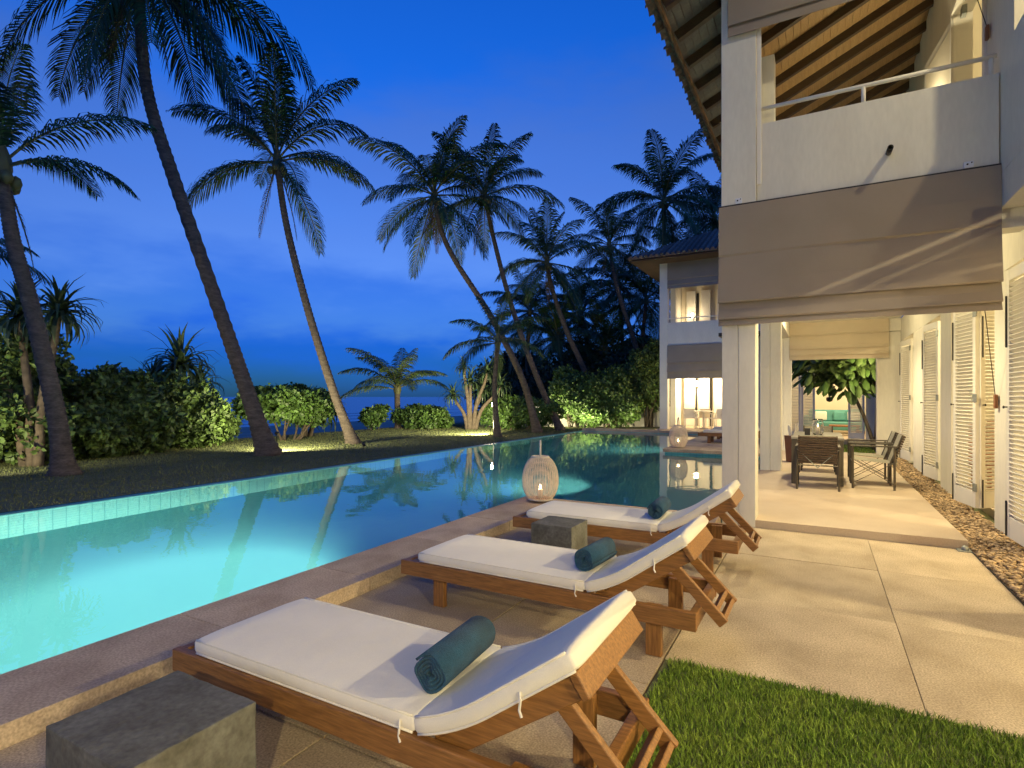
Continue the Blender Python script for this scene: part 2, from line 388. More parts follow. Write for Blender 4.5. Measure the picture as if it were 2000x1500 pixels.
# ------------------------------------------------------------------ gravel strip and grass
def pebbles(name, x0, x1, y0, y1, n, seed, z):
    rg = np.random.default_rng(seed)
    ico = bmesh.new(); bmesh.ops.create_icosphere(ico, subdivisions=1, radius=1); bv = np.array([v.co[:] for v in ico.verts]); bf = np.array([[v.index for v in f.verts] for f in ico.faces]); ico.free()
    y = rg.uniform(0, 1, n); y = y0 + (y1-y0)*y**1.5
    pos = np.stack([rg.uniform(x0, x1, n), y, z + rg.uniform(-.004, .016, n)], 1)
    sc = rg.uniform(.008, .021, (n, 1))*np.stack([rg.uniform(.8, 1.4, n), rg.uniform(.8, 1.4, n), rg.uniform(.5, .8, n)], 1)
    a = rg.uniform(0, 6.28, n); ca, sa = np.cos(a), np.sin(a)
    v = bv[None]*(1+rg.normal(0, .1, (n, 12, 1)))*sc[:, None, :]
    v = np.stack([v[..., 0]*ca[:, None]-v[..., 1]*sa[:, None], v[..., 0]*sa[:, None]+v[..., 1]*ca[:, None], v[..., 2]], 2) + pos[:, None, :]
    f = (bf[None] + (np.arange(n)*12)[:, None, None]).reshape(-1, 3)
    return tri_mesh(name, v.reshape(-1, 3), f, PEBBLE)
def tri_mesh(name, v, f, mat, smooth=False):
    me = bpy.data.meshes.new(name); k = f.shape[1]
    me.vertices.add(len(v)); me.vertices.foreach_set('co', np.ascontiguousarray(v, dtype=np.float32).ravel())
    me.loops.add(f.size); me.loops.foreach_set('vertex_index', np.ascontiguousarray(f, dtype=np.int32).ravel())
    me.polygons.add(len(f)); me.polygons.foreach_set('loop_start', np.arange(0, f.size, k, dtype=np.int32)); me.polygons.foreach_set('loop_total', np.full(len(f), k, dtype=np.int32))
    me.update(calc_edges=True); me.validate(); me.materials.append(mat)
    if smooth: me.polygons.foreach_set('use_smooth', np.ones(len(f), dtype=bool))
    return me
gb = MB(); sheet(gb, 1.25, 1.69, 1.5, 16, .005); structure(gb.build('gravel_bed', material('gravel_bed_soil', (.16, .10, .055), rough=1, fine=.4, fscale=60, bump=.5, bscale=60)))
gr = link('gravel', pebbles('gravel', 1.255, 1.72, 4.8, 16, 7000, 3, .018)); gr['kind'] = 'stuff'
tag(gr, 'tan pebble gravel along the foot of the shuttered house wall', 'gravel')
ed = MB().box(1.245, 1.252, 1.5, 6.72, -.02, .012); structure(ed.build('gravel_edging', DARKM))

def blades(name, pos, hmin, hmax, wid, lean, mat, seed):
    rg = np.random.default_rng(seed); n = len(pos)
    h = rg.uniform(hmin, hmax, n); a = rg.uniform(0, 6.28, n); l = rg.uniform(.1, lean, n)*h; b = rg.uniform(0, 6.28, n)
    side = np.stack([np.cos(a), np.sin(a), 0*a], 1)*wid/2*rg.uniform(.7, 1.3, (n, 1)); ln = np.stack([np.cos(b)*l, np.sin(b)*l, 0*l], 1); up = np.array([0, 0, 1.0])
    v = np.stack([pos-side, pos+side, pos+ln*.35+up*(h*.6)[:, None]+side*.7, pos+ln*.35+up*(h*.6)[:, None]-side*.7, pos+ln+up*(h*.9)[:, None]], 1).reshape(-1, 3)
    i = np.arange(n)*5
    f = np.concatenate([np.stack([i, i+1, i+2], 1), np.stack([i, i+2, i+3], 1), np.stack([i+3, i+2, i+4], 1)])
    return tri_mesh(name, v, f, mat)
rg = np.random.default_rng(8); n = 110000
gx = rg.uniform(-.72, 1.24, n); gy = 3.125 - (3.125-.2)*rg.uniform(0, 1, n)
gs = MB(); sheet(gs, -.745, 1.24, -3, 3.115, -.004); structure(gs.build('turf_soil', TURF))
o = link('grass', blades('grass', np.stack([gx, gy, np.zeros(n)-.004], 1), .016, .045, .004, .9, BLADE, 5)); o['kind'] = 'stuff'
tag(o, 'short green turf beside the loungers in the foreground', 'grass')
n = 90000
gy = rg.uniform(1.5, 24, n); gx = rg.uniform(-17.3, -8.87, n)
keep = (gy > 2) ; pos = np.stack([gx, gy, np.zeros(n)+.018], 1)[keep]
o = link('grass', blades('garden_grass', pos, .02, .05, .011, 1.1, BLADE2, 6)); o['kind'] = 'stuff'
tag(o, 'dark garden grass between the pool and the beach shrubs', 'grass')

# ------------------------------------------------------------------ the villa with the verandah
V = thing('villa', 'white two storey villa with columned verandah, balcony and louvred shutters', 'house')
Y0 = 6.72
def vbox(name, mat, *a, bevel=.006, parent=V): return MB().box(*a).build(name, mat, parent, bevel=bevel)
for (y, zt) in ((Y0, 3.56), (11.4, 3.56), (15.8, 3.56)):
    c_ = MB().box(-.97, -.803, y, y+.35, .0, zt); c_.box(-.803, -.795, y+.012, y+.33, .0, zt); c_.box(-.795, -.62, y, y+.35, .0, zt)
    c_.build('column', WALL, V, bevel=.005)
for (y, zt) in ((Y0-.012, 6.28), (11.4, 6.28), (15.8, 6.28)):
    vbox('upper_column', WALL, -.975, -.61, y, y+.36, 3.56, zt)
vbox('parapet', WALL, -.605, 1.47, Y0+.02, Y0+.15, 3.56, 4.47)
vbox('parapet', WALL, -.96, -.84, 7.09, 11.395, 3.56, 4.47); vbox('parapet', WALL, -.96, -.84, 11.77, 15.79, 3.56, 4.47)
vbox('jamb_strip', TRIM, -.606, -.560, Y0+.003, Y0+.019, 3.80, 5.6)
vbox('balcony_floor', WALL, -.955, 1.67, Y0+.155, 16.1, 3.30, 3.555)
vbox('edge_beam', WALL, -.955, -.66, 7.08, 15.78, 2.95, 3.295); vbox('edge_beam', WALL, -.61, 1.68, Y0+.05, Y0+.28, 3.02, 3.297); vbox('edge_beam', WALL, -.61, 1.68, 15.82, 16.1, 3.0, 3.297)
vbox('eave_beam', WALL, -.965, -.72, 7.07, 15.78, 6.06, 6.30)
vbox('balcony_pier', WALL, -.612, -.455, 7.12, 7.34, 3.56, 5.42)
vbox('end_pier', WALL, 1.20, 1.675, 15.85, 16.08, .0, 2.99)
# handrail
hr = MB().tube([(-.60, Y0+.07, 4.655), (1.46, Y0+.07, 4.655)], .021, 12).build('handrail', TRIM, V, smooth=True)
MB().tube([(.40, Y0+.07, 4.465), (.40, Y0+.07, 4.64)], .02, 12).build('baluster', TRIM, hr, smooth=True)
MB().tube([(1.42, Y0+.07, 4.465), (1.42, Y0+.07, 4.64)], .02, 12).build('baluster', TRIM, hr, smooth=True)
# drain spout and bracket plates on the facade
sp = MB(); sp.tube([(.61, Y0+.03, 3.90), (.61, Y0-.17, 3.885)], .024, 14, cap=False); sp.build('drain_spout', DARKM, V, smooth=True, solid=.004)
for x in (-.79, 1.24):
    pl = MB().box(x-.035, x+.035, Y0-.020, Y0+.02, 3.615, 3.675).build('bracket_plate', material('bracket_white', (.75, .78, .85), rough=.4), V, bevel=.003)
    MB().tube([(x-.012, Y0-.019, 3.648), (x-.012, Y0-.027, 3.648)], .008, 8).build('bolt', DARKM, pl); MB().tube([(x+.02, Y0-.019, 3.66), (x+.02, Y0-.027, 3.66)], .006, 8).build('bolt', DARKM, pl)
# lower long wall on X = 1.68, piers between the door openings
openings = [(13.9, 15.5), (11.0, 12.5), (7.9, 10.2), (5.14, 7.45), (2.2, 4.24), (-1.6, 1.2)]
prev = 16.5
for (a, b_) in openings:
    vbox('wall_pier', WALL, 1.68, 1.88, b_, prev, -.06, 2.75); prev = a
vbox('wall_pier', WALL, 1.68, 1.88, -4, prev, -.06, 2.75)
vbox('lintel', WALL, 1.677, 1.883, -4, 16.5, 2.75, 3.199)
vbox('lintel_band', WALL, 1.679, 1.884, Y0+.05, 16.5, 3.20, 3.298)
vbox('upper_wall_soffit', WALL, 1.48, 1.90, -4, Y0+.04, 3.20, 3.52)
# upper wall on X = 1.48: lit arched window towards the camera, door inside the balcony
def arch_wall():
    bm_ = MB(); ya, yb, zb, zt = 4.9, 6.33, 4.62, 5.75
    x0, x1 = 1.48, 1.66
    bm_.box(x0, x1, -4, ya, 3.52, 7.6); bm_.box(x0, x1, yb, Y0+.02, 3.52, 7.6); bm_.box(x0, x1, ya, yb, 3.52, zb)
    cy, r = (ya+yb)/2, (yb-ya)/2; n_ = 14
    for i in range(n_):
        a0, a1 = math.pi*i/n_, math.pi*(i+1)/n_
        p0 = (cy+r*math.cos(a0), zt+r*math.sin(a0)*.8); p1 = (cy+r*math.cos(a1), zt+r*math.sin(a1)*.8)
        bm_.add([(x0,p0[0],p0[1]),(x0,p1[0],p1[1]),(x0,p1[0],7.6),(x0,p0[0],7.6),(x1,p0[0],p0[1]),(x1,p1[0],p1[1]),(x1,p1[0],7.6),(x1,p0[0],7.6)],
                [(0,1,2,3),(7,6,5,4),(0,4,5,1),(2,6,7,3)])
    return bm_
arch_wall().build('upper_wall', WALL, V)
vbox('upper_wall', WALL, 1.482, 1.66, Y0+.021, 7.25, 3.556, 7.45); vbox('upper_wall', WALL, 1.482, 1.66, 8.95, 16.1, 3.556, 7.4); vbox('upper_wall', WALL, 1.482, 1.66, 7.251, 8.949, 6.35, 7.45)
df = MB(); df.box(1.46, 1.68, 7.255, 7.335, 3.557, 6.345); df.box(1.46, 1.68, 8.865, 8.945, 3.557, 6.345); df.box(1.46, 1.68, 7.336, 8.864, 6.26, 6.345)
df.build('door_frame', TRIM, V, bevel=.004)
def door_leaf(a, b_, z0, z1, name='balcony_door'):
    a, b_ = Vector((*a, 0)), Vector((*b_, 0)); d = (b_-a); wdt = d.length
    o = MB().box(0, wdt, -.02, .02, z0, z1).build(name, TRIM, V, bevel=.003); o.location = a; o.rotation_euler = (0, 0, math.atan2(d.y, d.x))
    MB().box(.09, wdt-.09, -.024, .024, z0+.2, z1-.1).build('door_panel', CREAM, o, bevel=.004)
    return o
door_leaf((1.50, 8.86), (1.36, 10.0), 3.60, 6.25); dl = door_leaf((1.5, 7.345), (2.1, 7.60), 3.60, 6.25)
hb = MB().box(1.43, 1.475, 8.05, 8.15, 5.82, 5.92).build('hinge_bracket', METAL, V)
# interiors
FLOORI = material('interior_floor', (.42, .33, .22), rough=.4, var=.1, vscale=1)
vbox('room_floor', FLOORI, 1.885, 5.6, -4, 16.4, -.06, .05, bevel=0); vbox('room_back_wall', CREAM, 5.6, 5.75, -4, 16.4, -.06, 7.4, bevel=0)
vbox('room_ceiling', CREAM, 1.885, 5.598, -4, 16.4, 3.22, 3.50, bevel=0)
for y in (-4.0, 4.62, 7.6, 16.3): vbox('partition_wall', CREAM, 1.885, 5.598, y, y+.1, .052, 3.218, bevel=0)
for y in (3.0, 9.6): vbox('partition_wall', CREAM, 1.665, 5.598, y, y+.1, 3.502, 7.2, bevel=0)
vbox('attic_ceiling', CREAM, 1.665, 5.598, 3.0, 16.2, 7.41, 7.5, bevel=0)
# roof: rafters, pine ceiling boards, tiles over them
SL = .466
def zr(x): return 5.95 + (x+1.6)*SL
ry = [6.42+.64*k for k in range(16)]
raft = MB(); raft.beam((-1.55, 0, zr(-1.55)-.06), (1.52, 0, zr(1.52)-.06), .075, .12); rm = raft.mesh('rafter', RAFTER)
for y in ry:
    o = link('rafter', rm, V); o.location = (0, y, 0)
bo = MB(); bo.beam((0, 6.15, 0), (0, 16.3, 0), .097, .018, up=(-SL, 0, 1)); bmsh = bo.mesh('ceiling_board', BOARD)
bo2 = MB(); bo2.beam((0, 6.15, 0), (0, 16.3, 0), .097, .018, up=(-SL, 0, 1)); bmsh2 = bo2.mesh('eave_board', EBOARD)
nb = 34; rnd = random.Random(5)
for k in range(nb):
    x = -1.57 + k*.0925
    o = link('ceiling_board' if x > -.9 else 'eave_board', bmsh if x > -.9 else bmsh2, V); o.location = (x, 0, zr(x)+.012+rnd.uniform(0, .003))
rf = MB(); rf.beam((-1.66, 11.2, zr(-1.66)+.05), (3.6, 11.2, zr(3.6)+.05), 10.3, .03); rf.beam((8.8, 11.2, zr(-1.6)+.05), (3.6, 11.2, zr(3.6)+.05), 10.3, .03)
rf.beam((-.2, 1.2, zr(1.0)+.05), (3.6, 1.2, zr(3.6)+.05), 10.0, .03); rf.beam((8.8, 1.2, zr(-1.6)+.05), (3.6, 1.2, zr(3.6)+.05), 10.0, .03)
roof = rf.build('roof', CLAY, V)
tl = MB(); y = 6.1; rnd = random.Random(9)
while y < 16.3:
    n_ = 6; pr = []
    jx = rnd.uniform(-.02, .02)
    for xx in (-1.74+jx, -1.30):
        for i in range(n_+1):
            a = math.pi*i/n_; pr.append((xx, y+.085*math.cos(a), zr(xx)+.045+.06*math.sin(a)))
    tl.add(pr, [(i, i+1, i+n_+2, i+n_+1) for i in range(n_)]); y += .175
tl.build('eave_tiles', CLAY, roof, solid=.014, kind='stuff')
fas = MB().beam((-1.60, 6.15, zr(-1.6)-.02), (-1.60, 16.3, zr(-1.6)-.02), .03, .07).build('fascia', material('fascia_wood', (.16, .085, .04), rough=.9, var=.3, vscale=8), V)

# louvred shutters
def shutter(a, b_, slats=True, z0=.09, z1=2.68, mid=True):
    a, b_ = Vector((*a, 0)), Vector((*b_, 0)); d = b_-a; wd = d.length
    fr = MB()
    fr.box(0, .075, -.02, .02, z0, z1); fr.box(wd-.075, wd, -.02, .02, z0, z1)
    fr.box(.076, wd-.076, -.019, .019, z1-.11, z1); fr.box(.076, wd-.076, -.019, .019, z0, z0+.2)
    o = fr.build('shutter', TRIM, V, bevel=.003); o.location = a; o.rotation_euler = (0, 0, math.atan2(d.y, d.x))
    sl = MB(); z = z0+.225
    while z < z1-.12:
        sl.beam((.07, 0, z), (wd-.07, 0, z), .052, .009, up=(0, .75, 1)); z += .045
    sl.build('louvre_slats', TRIM, o, kind='stuff')
    for z in (z0+.25, (z0+z1)/2+.05, z1-.2):
        MB().box(wd-.055, wd+.045, -.030, -.021, z-.05, z+.05).build('hinge', METAL, o, bevel=.002)
    MB().tube([(.02, -.028, z0+.01), (.02, -.028, z0+.35)], .008, 6).build('shutter_bolt', DARKM, o)
    MB().tube([(.02, -.028, z1-.75), (.02, -.028, z1-.25)], .008, 6).build('shutter_bolt', DARKM, o)
    kb = MB().lathe([(.006, 0), (.006, .02), (.014, .026), (.014, .034), (.002, .038)], 8).build('knob', DARKM, o, smooth=True); kb.location = (.03, -.02, 1.35); kb.rotation_euler = (R(90), 0, 0)
    return o
for a, b_ in (((1.60, 15.1), (1.70, 14.35)), ((1.59, 11.95), (1.70, 11.25)), ((1.57, 9.30), (1.69, 8.70)), ((1.62, 7.10), (1.645, 6.55))):
    shutter(a, b_); ax = b_
    shutter((b_[0]+.02, b_[1]+.01), (b_[0]+.40, b_[1]+.38))
# cleat with cord on the pier by the nearest shutter
cl_ = thing('cord_cleat', 'small brown wooden cleat with a taut blind cord on the white pier', 'cleat', (1.668, 7.72, 1.40))
MB().box(-.03, .0, -.035, .035, -.075, .075).build('cleat_block', WOODB, cl_, bevel=.01); MB().tube([(-.02, 0, .07), (-.19, -.42, .93), (-.22, -.5, 1.1)], .004, 6).build('cord', DARKM, cl_)
cl2 = thing('cord_cleat', 'small brown cleat with a cord beside the balcony door upstairs', 'cleat', (1.47, 7.10, 5.05))
MB().box(-.03, .0, -.03, .03, -.07, .07).build('cleat_block', WOODB, cl2, bevel=.01); MB().tube([(-.02, 0, .07), (-.12, .02, .5), (-.18, .02, .8)], .004, 6).build('cord', DARKM, cl2)
db = thing('door_anchor', 'small shiny metal door anchor on the paving at the step corner', 'anchor', (1.20, 6.64, 0))
MB().box(-.06, .05, -.05, .05, 0, .012).build('anchor_plate', METAL, db, bevel=.003); MB().lathe([(.03, .012), (.032, .03), (.018, .05), (.001, .053)], 12).build('anchor_knob', METAL, db, smooth=True)

# roman blinds
def blind(name, label, x0, x1, y, prof, mat, wob=.006, seed=1):
    def wf(x, j): return (math.sin(x*3.1+j*1.3+seed)*wob*min(1, j/2), math.sin(x*1.7+j+seed)*wob*.5*min(1, j/2))
    o = MB().strip([(y+a, z) for a, z in prof], x0, x1, 24, wf).build(name, mat, None, smooth=False, solid=.005)
    return tag(o, label, 'blind')
blind('roman_blind', 'large taupe roman blind lowered over the near end of the verandah', -1.0, 1.475, Y0-.035,
      [(.02, 3.60), (.0, 3.30), (-.012, 3.05), (.002, 3.03), (-.02, 2.75), (-.055, 2.52), (-.052, 2.505), (.005, 2.53), (-.012, 2.43), (-.045, 2.335), (-.042, 2.32), (.004, 2.345), (-.02, 2.29), (-.028, 2.25)], BLIND)
tag(MB().box(-.99, 1.475, Y0-.018, Y0+.015, 3.598, 3.612).build('blind_rail', DARKM), 'dark thin headrail above the large taupe blind', 'headrail')
blind('roman_blind', 'taupe roman blind drawn up at the top of the balcony opening', -.90, 1.47, Y0-.05,
      [(.0, 6.5), (-.01, 6.0), (-.03, 5.62), (-.028, 5.60), (.0, 5.62), (-.02, 5.48)], BLIND, seed=3)
blind('roman_blind', 'cream roman blind half lowered at the far end of the verandah', -.66, 1.44, 15.78,
      [(.0, 3.30), (-.005, 3.02), (-.03, 2.97), (.01, 2.98), (-.01, 2.72), (-.04, 2.64), (.01, 2.66), (-.01, 2.52), (-.04, 2.47), (0, 2.48), (-.02, 2.37)], BLINDC, seed=5)

# lamps of the villa
def ceiling_lamp(loc, energy, label, col=(1, .83, .47), size=.08, down=False):
    t = thing('ceiling_lamp', label, 'lamp', loc, 0, 'ceiling lamps of the villa')
    MB().lathe([(.11, .0), (.11, -.03), (.09, -.035)], 20).build('lamp_rim', METAL, t, smooth=True)
    MB().lathe([(.089, -.03), (.06, -.06), (.001, -.07)], 20).build('diffuser', BULB, t, smooth=True)
    if down: lamp('POINT', t, (0, 0, -.3), 75, col, size)
    if down: lamp('SPOT', t, (0, 0, -.14), energy, col, size, (0, 0, -1.14), R(135), .8)
    else: lamp('POINT', t, (0, 0, -.14), energy, col, size)
    return t
ceiling_lamp((.15, 8.1, 3.295), 330, 'lit round ceiling lamp in the verandah behind the large taupe blind', down=True)
ceiling_lamp((.15, 13.2, 3.295), 420, 'lit round ceiling lamp in the verandah near the far cream blind', down=True)
ceiling_lamp((3.9, 6.15, 3.215), 420, 'lit round ceiling lamp in the room behind the nearest shutters')
ceiling_lamp((3.6, 3.72, 3.215), 620, 'lit round ceiling lamp in the room beside the turf')
ceiling_lamp((3.4, 10.2, 3.215), 300, 'lit round ceiling lamp in the dining room behind the shutters')
ceiling_lamp((3.9, -1.3, 3.215), 600, 'lit round ceiling lamp in the room behind the photographer')
ceiling_lamp((3.6, 14.6, 3.215), 200, 'lit round ceiling lamp in the farthest shuttered room')
t = thing('standard_lamp', 'lit lamp in the upstairs room behind the arched window', 'lamp', (2.6, 5.45, 3.5))
MB().lathe([(.15, 0), (.15, .03), (.02, .05), (.015, 2.6)], 14).build('stand', METAL, t, smooth=True); MB().lathe([(.001, 2.75), (.07, 2.78), (.09, 2.86), (.07, 2.94), (.001, 2.97)], 14).build('lamp_globe', BULB, t, smooth=True)
lamp('POINT', t, (-.12, .05, 2.9), 220, size=.05)
t = thing('balcony_lamp', 'lit globe lamp on the balcony wall upstairs', 'lamp', (1.44, 9.5, 5.2))
MB().lathe([(.001, 0), (.06, .03), (.08, .09), (.06, .15), (.001, .18)], 14).build('lamp_globe', BULB, t, smooth=True); MB().beam((.04, 0, .09), (-.0, 0, .0), .03, .03).build('lamp_arm', METAL, t)
lamp('POINT', t, (-.14, 0, .09), 60, size=.06)
t = thing('wall_floodlight', 'warm flood lamp on the villa wall behind the photographer', 'lamp', (1.56, -2.2, 2.75))
MB().box(-.10, .04, -.12, .12, -.08, .08).build('housing', DARKM, t, bevel=.01); MB().box(-.112, -.101, -.1, .1, -.06, .06).build('lens', BULB, t)
lamp('SPOT', t, (-.16, 0, 0), 470, (1, .85, .48), .06, (-2.9, 5.0, -2.4), R(110), .7)

# unseen lamp box added to draw the blind's light streaks: two slots in front
def streak_helper():
    Lp = Vector((1.42, 4.6, 3.0)); yp = 6.68; dp = .10; k = dp/(yp-Lp.y)
    t = thing('streak_helper_lamp', 'unseen slotted lamp added outside the picture to streak light on the large blind', 'lamp', Lp)
    st = [((-.17, 2.49), (1.50, 3.13)), ((.27, 2.49), (1.50, 3.03))]
    ln = [[((a-Lp.x)*k, (z-Lp.z)*k) for a, z in s_] for s_ in st]
    xa, xb, za, zb, hw = -.13, .10, -.10, .10, .0008
    def zat(l, x, o): (x0, z0), (x1, z1) = l; return z0+(z1-z0)*(x-x0)/(x1-x0)+o
    pl = MB()
    def poly(q): pl.add([(x, dp, z) for x, z in q], [tuple(range(len(q)))])
    poly([(xa, zb), (xa, zat(ln[0], xa, hw)), (xb, zat(ln[0], xb, hw)), (xb, zb)])
    poly([(xa, zat(ln[0], xa, -hw)), (xa, zat(ln[1], xa, hw)), (xb, zat(ln[1], xb, hw)), (xb, zat(ln[0], xb, -hw))])
    poly([(xa, zat(ln[1], xa, -hw)), (xa, za), (xb, za), (xb, zat(ln[1], xb, -hw))])
    for l in ln:
        for x0, x1 in ((xa, l[0][0]), (l[1][0], xb)):
            poly([(x0, zat(l, x0, -hw)), (x1, zat(l, x1, -hw)), (x1, zat(l, x1, hw)), (x0, zat(l, x0, hw))])
    pl.build('slotted_front', DARKM, t)
    hb_ = MB(); hb_.quad((xa, -.06, za), (xb, -.06, za), (xb, -.06, zb), (xa, -.06, zb)); hb_.quad((xa, -.06, za), (xa, dp, za), (xb, dp, za), (xb, -.06, za)); hb_.quad((xa, -.06, zb), (xb, -.06, zb), (xb, dp, zb), (xa, dp, zb)); hb_.quad((xa, -.06, za), (xa, -.06, zb), (xa, dp, zb), (xa, dp, za)); hb_.quad((xb, -.06, za), (xb, dp, za), (xb, dp, zb), (xb, -.06, zb))
    hb_.build('housing', DARKM, t); MB().box(xb+.001, .28, -.03, .03, -.03, .03).build('wall_arm', DARKM, t)
    lamp('POINT', t, (0, 0, 0), 130, (1, .85, .5), .0012)
streak_helper()
# ------------------------------------------------------------------ sun loungers
def cushion(stations, half_w, th, mat, name, parent, n=28):
    """loft a rounded rectangle along stations (x, z_bottom, tilt)"""
    mb = MB(); prof = []
    e = .26
    for k in range(n):
        a = 2*math.pi*(k+.5)/n; ca, sa = math.cos(a), math.sin(a)
        prof.append((math.copysign(abs(ca)**e, ca), math.copysign(abs(sa)**e, sa)))
    m = len(stations)
    for i, (x, z, tl) in enumerate(stations):
        sc = .90 if i in (0, m-1) else 1.0
        nx_, nz_ = -math.sin(tl), math.cos(tl)
        for (py, pz) in prof:
            crown = .006*(1-abs(py)**2) if pz > 0 else 0
            off = th/2 + pz*th/2*(.78 if i in (0, m-1) else 1) + crown
            mb.v.append((x+nx_*off, py*half_w*(.985 if i in (0, m-1) else 1), z+nz_*off))
    for i in range(m-1):
        for k in range(n):
            a = i*n+k; b = i*n+(k+1)%n; mb.f.append((a, b, b+n, a+n))
    mb.f.append(tuple(reversed(range(n)))); mb.f.append(tuple((m-1)*n+k for k in range(n)))
    o = mb.build(name, mat, parent, smooth=True)
    for s in (1, -1):
        for lv in (.93, .06):
            pts = []
            for (x, z, tl) in stations[1:-1]:
                off = th*lv; pts.append((x-math.sin(tl)*off, s*half_w*.985, z+math.cos(tl)*off))
            MB().tube(pts, .0045, 6).build('piping', mat, o, smooth=True)
    return o
def make_lounger():
    t = thing('sun_lounger', '', 'sun lounger')
    W = .30
    def part(name, mb, mat=TEAK, par=t, bev=.005): return mb.build(name, mat, par, bevel=bev)
    for s in (1, -1): part('side_rail', MB().box(-1.0, 1.03, s*W-.02, s*W+.02, .195, .295))
    for s in (1, -1):
        for x in (-.70, .79): part('leg', MB().box(x-.045, x+.045, s*(W-.042)-.02, s*(W-.042)+.02, 0, .285), TEAKV)
    part('foot_rail', MB().box(-1.0, -.955, -W+.021, W-.021, .205, .29)); part('rear_rail', MB().box(.985, 1.028, -W+.021, W-.021, .2, .285)); part('middle_rail', MB().box(.30, .345, -W+.021, W-.021, .2, .27))
    for k in range(9): part('seat_slat', MB().box(-.93+k*.135, -.86+k*.135, -W+.022, W-.022, .272, .292))
    hx, hz, ang = .43, .235, R(34); L = .66
    def bp(u, v): return (hx+u*math.cos(ang)-v*math.sin(ang), hz+u*math.sin(ang)+v*math.cos(ang))
    for s in (1, -1):
        a, b = bp(0, -.015), bp(L, -.015); part('backrest_rail', MB().beam((a[0], s*(W-.065), a[1]), (b[0], s*(W-.065), b[1]), .035, .075))
    for k in range(7):
        a = bp(.06+k*.088, .030); part('backrest_slat', MB().beam((a[0], -W+.05, a[1]), (a[0], W-.05, a[1]), .065, .018, up=(-math.sin(ang), 0, math.cos(ang))))
    a = bp(L, -.01); part('backrest_top_rail', MB().beam((a[0], -W+.02, a[1]), (a[0], W-.02, a[1]), .03, .085, up=(-math.sin(ang), 0, math.cos(ang))))
    pa = bp(L*.78, -.05); pb = (1.15, .215)
    for s in (1, -1): part('prop_arm', MB().beam((pa[0], s*(W-.125), pa[1]), (pb[0], s*(W-.125), pb[1]), .03, .06, up=(1, 0, .5)))
    dx, dz = pb[0]-pa[0], pb[1]-pa[1]
    for f in (.80, .95): part('prop_rung', MB().beam((pa[0]+dx*f, -W+.14, pa[1]+dz*f), (pa[0]+dx*f, W-.14, pa[1]+dz*f), .05, .025, up=(dx, 0, dz)))
    z0 = .297
    st = [(-.86, z0, 0)] + [(-.845+i*(1.225/14), z0, 0) for i in range(15)] + [(.392, z0, 0)]
    sc = cushion(st, .305, .066, FABRIC, 'seat_cushion', t)
    st = []
    for i in range(17):
        u = i/16; tl = R(12) + (R(36)-R(12))*min(1, u*2.0)**.8
        if i == 0: x, z = .405, z0
        else: x += math.cos(tl)*(.68/16); z += math.sin(tl)*(.68/16)
        st.append((x, z, tl))
    st = [(st[0][0]-.012, st[0][1], st[0][2])] + st + [(st[-1][0]+.014*math.cos(st[-1][2]), st[-1][1]+.014*math.sin(st[-1][2]), st[-1][2])]
    bc = cushion(st, .305, .066, FABRIC, 'back_cushion', t)
    for (x, z, par) in ((.33, .335, sc), (.80, .55, bc)):
        for s in (1, -1):
            MB().tube([(x, s*.308, z), (x+.008, s*.318, z-.02), (x+.004, s*.318, z-.05), (x+.014, s*.322, z-.068)], .0045, 5).build('tie', FABRIC, par)
    return t
proto = make_lounger()
LG = 'loungers on the paving by the pool'
lspots = [(-1.60, 1.81, 'wooden lounger nearest the camera with cream cushions and turf beside its head', LG),
          (-1.60, 3.40, 'wooden lounger with cream cushions, the middle one of the three by the near coping', LG),
          (-1.60, 5.06, 'wooden lounger with cream cushions closest to the wicker lantern and pool corner', LG),
          (-2.05, 16.9, 'distant wooden lounger on the far pool deck, the nearer of two', 'loungers on the far deck'),
          (-2.05, 18.6, 'distant wooden lounger on the far pool deck, the farther of two', 'loungers on the far deck')]
for k, (x, y, lab, grp) in enumerate(lspots):
    o = proto if k == 0 else copy_tree(proto)
    o.location = (x, y, .0 if k < 3 else .132); o['label'] = lab; o['group'] = grp
    if k == 1: o.rotation_euler = (0, 0, R(-.6))
    if k == 2: o.rotation_euler = (0, 0, R(.8))

def towel():
    mb = MB(); turns, n = 4.2, 90; th = .012; L = .19
    pts = []
    for i in range(n+1):
        a = 2*math.pi*turns*i/n; r = .012+(.070-.012)*i/n
        pts.append((a, r))
    for i, (a, r) in enumerate(pts):
        for rr in (r-th*.42, r+th*.42):
            for y in (-L+.008*math.sin(a*3), L+.006*math.cos(a*2.3)): mb.v.append((rr*math.cos(a), y, rr*math.sin(a)))
    for i in range(n):
        o = i*4
        mb.f += [(o, o+4, o+5, o+1), (o+2, o+3, o+7, o+6), (o, o+2, o+6, o+4), (o+1, o+5, o+7, o+3)]
    mb.f += [(0, 1, 3, 2), (n*4, n*4+2, n*4+3, n*4+1)]
    return mb.mesh('rolled_towel', TOWEL, True)
tm = towel()
for x, y, z, rz, lab in ((-1.255, 1.83, .441, 4, 'rolled teal towel on the cushion of the nearest lounger'), (-1.262, 3.42, .441, -5, 'rolled teal towel on the middle lounger'), (-1.275, 5.1, .441, 3, 'rolled teal towel on the lounger closest to the wicker lantern')):
    o = link('rolled_towel', tm); o.location = (x, y, z); o.rotation_euler = (0, R(200+rz*23), R(rz)); o.scale = (1, 1+rz*.012, 1); tag(o, lab, 'towel', 'rolled towels on the loungers')

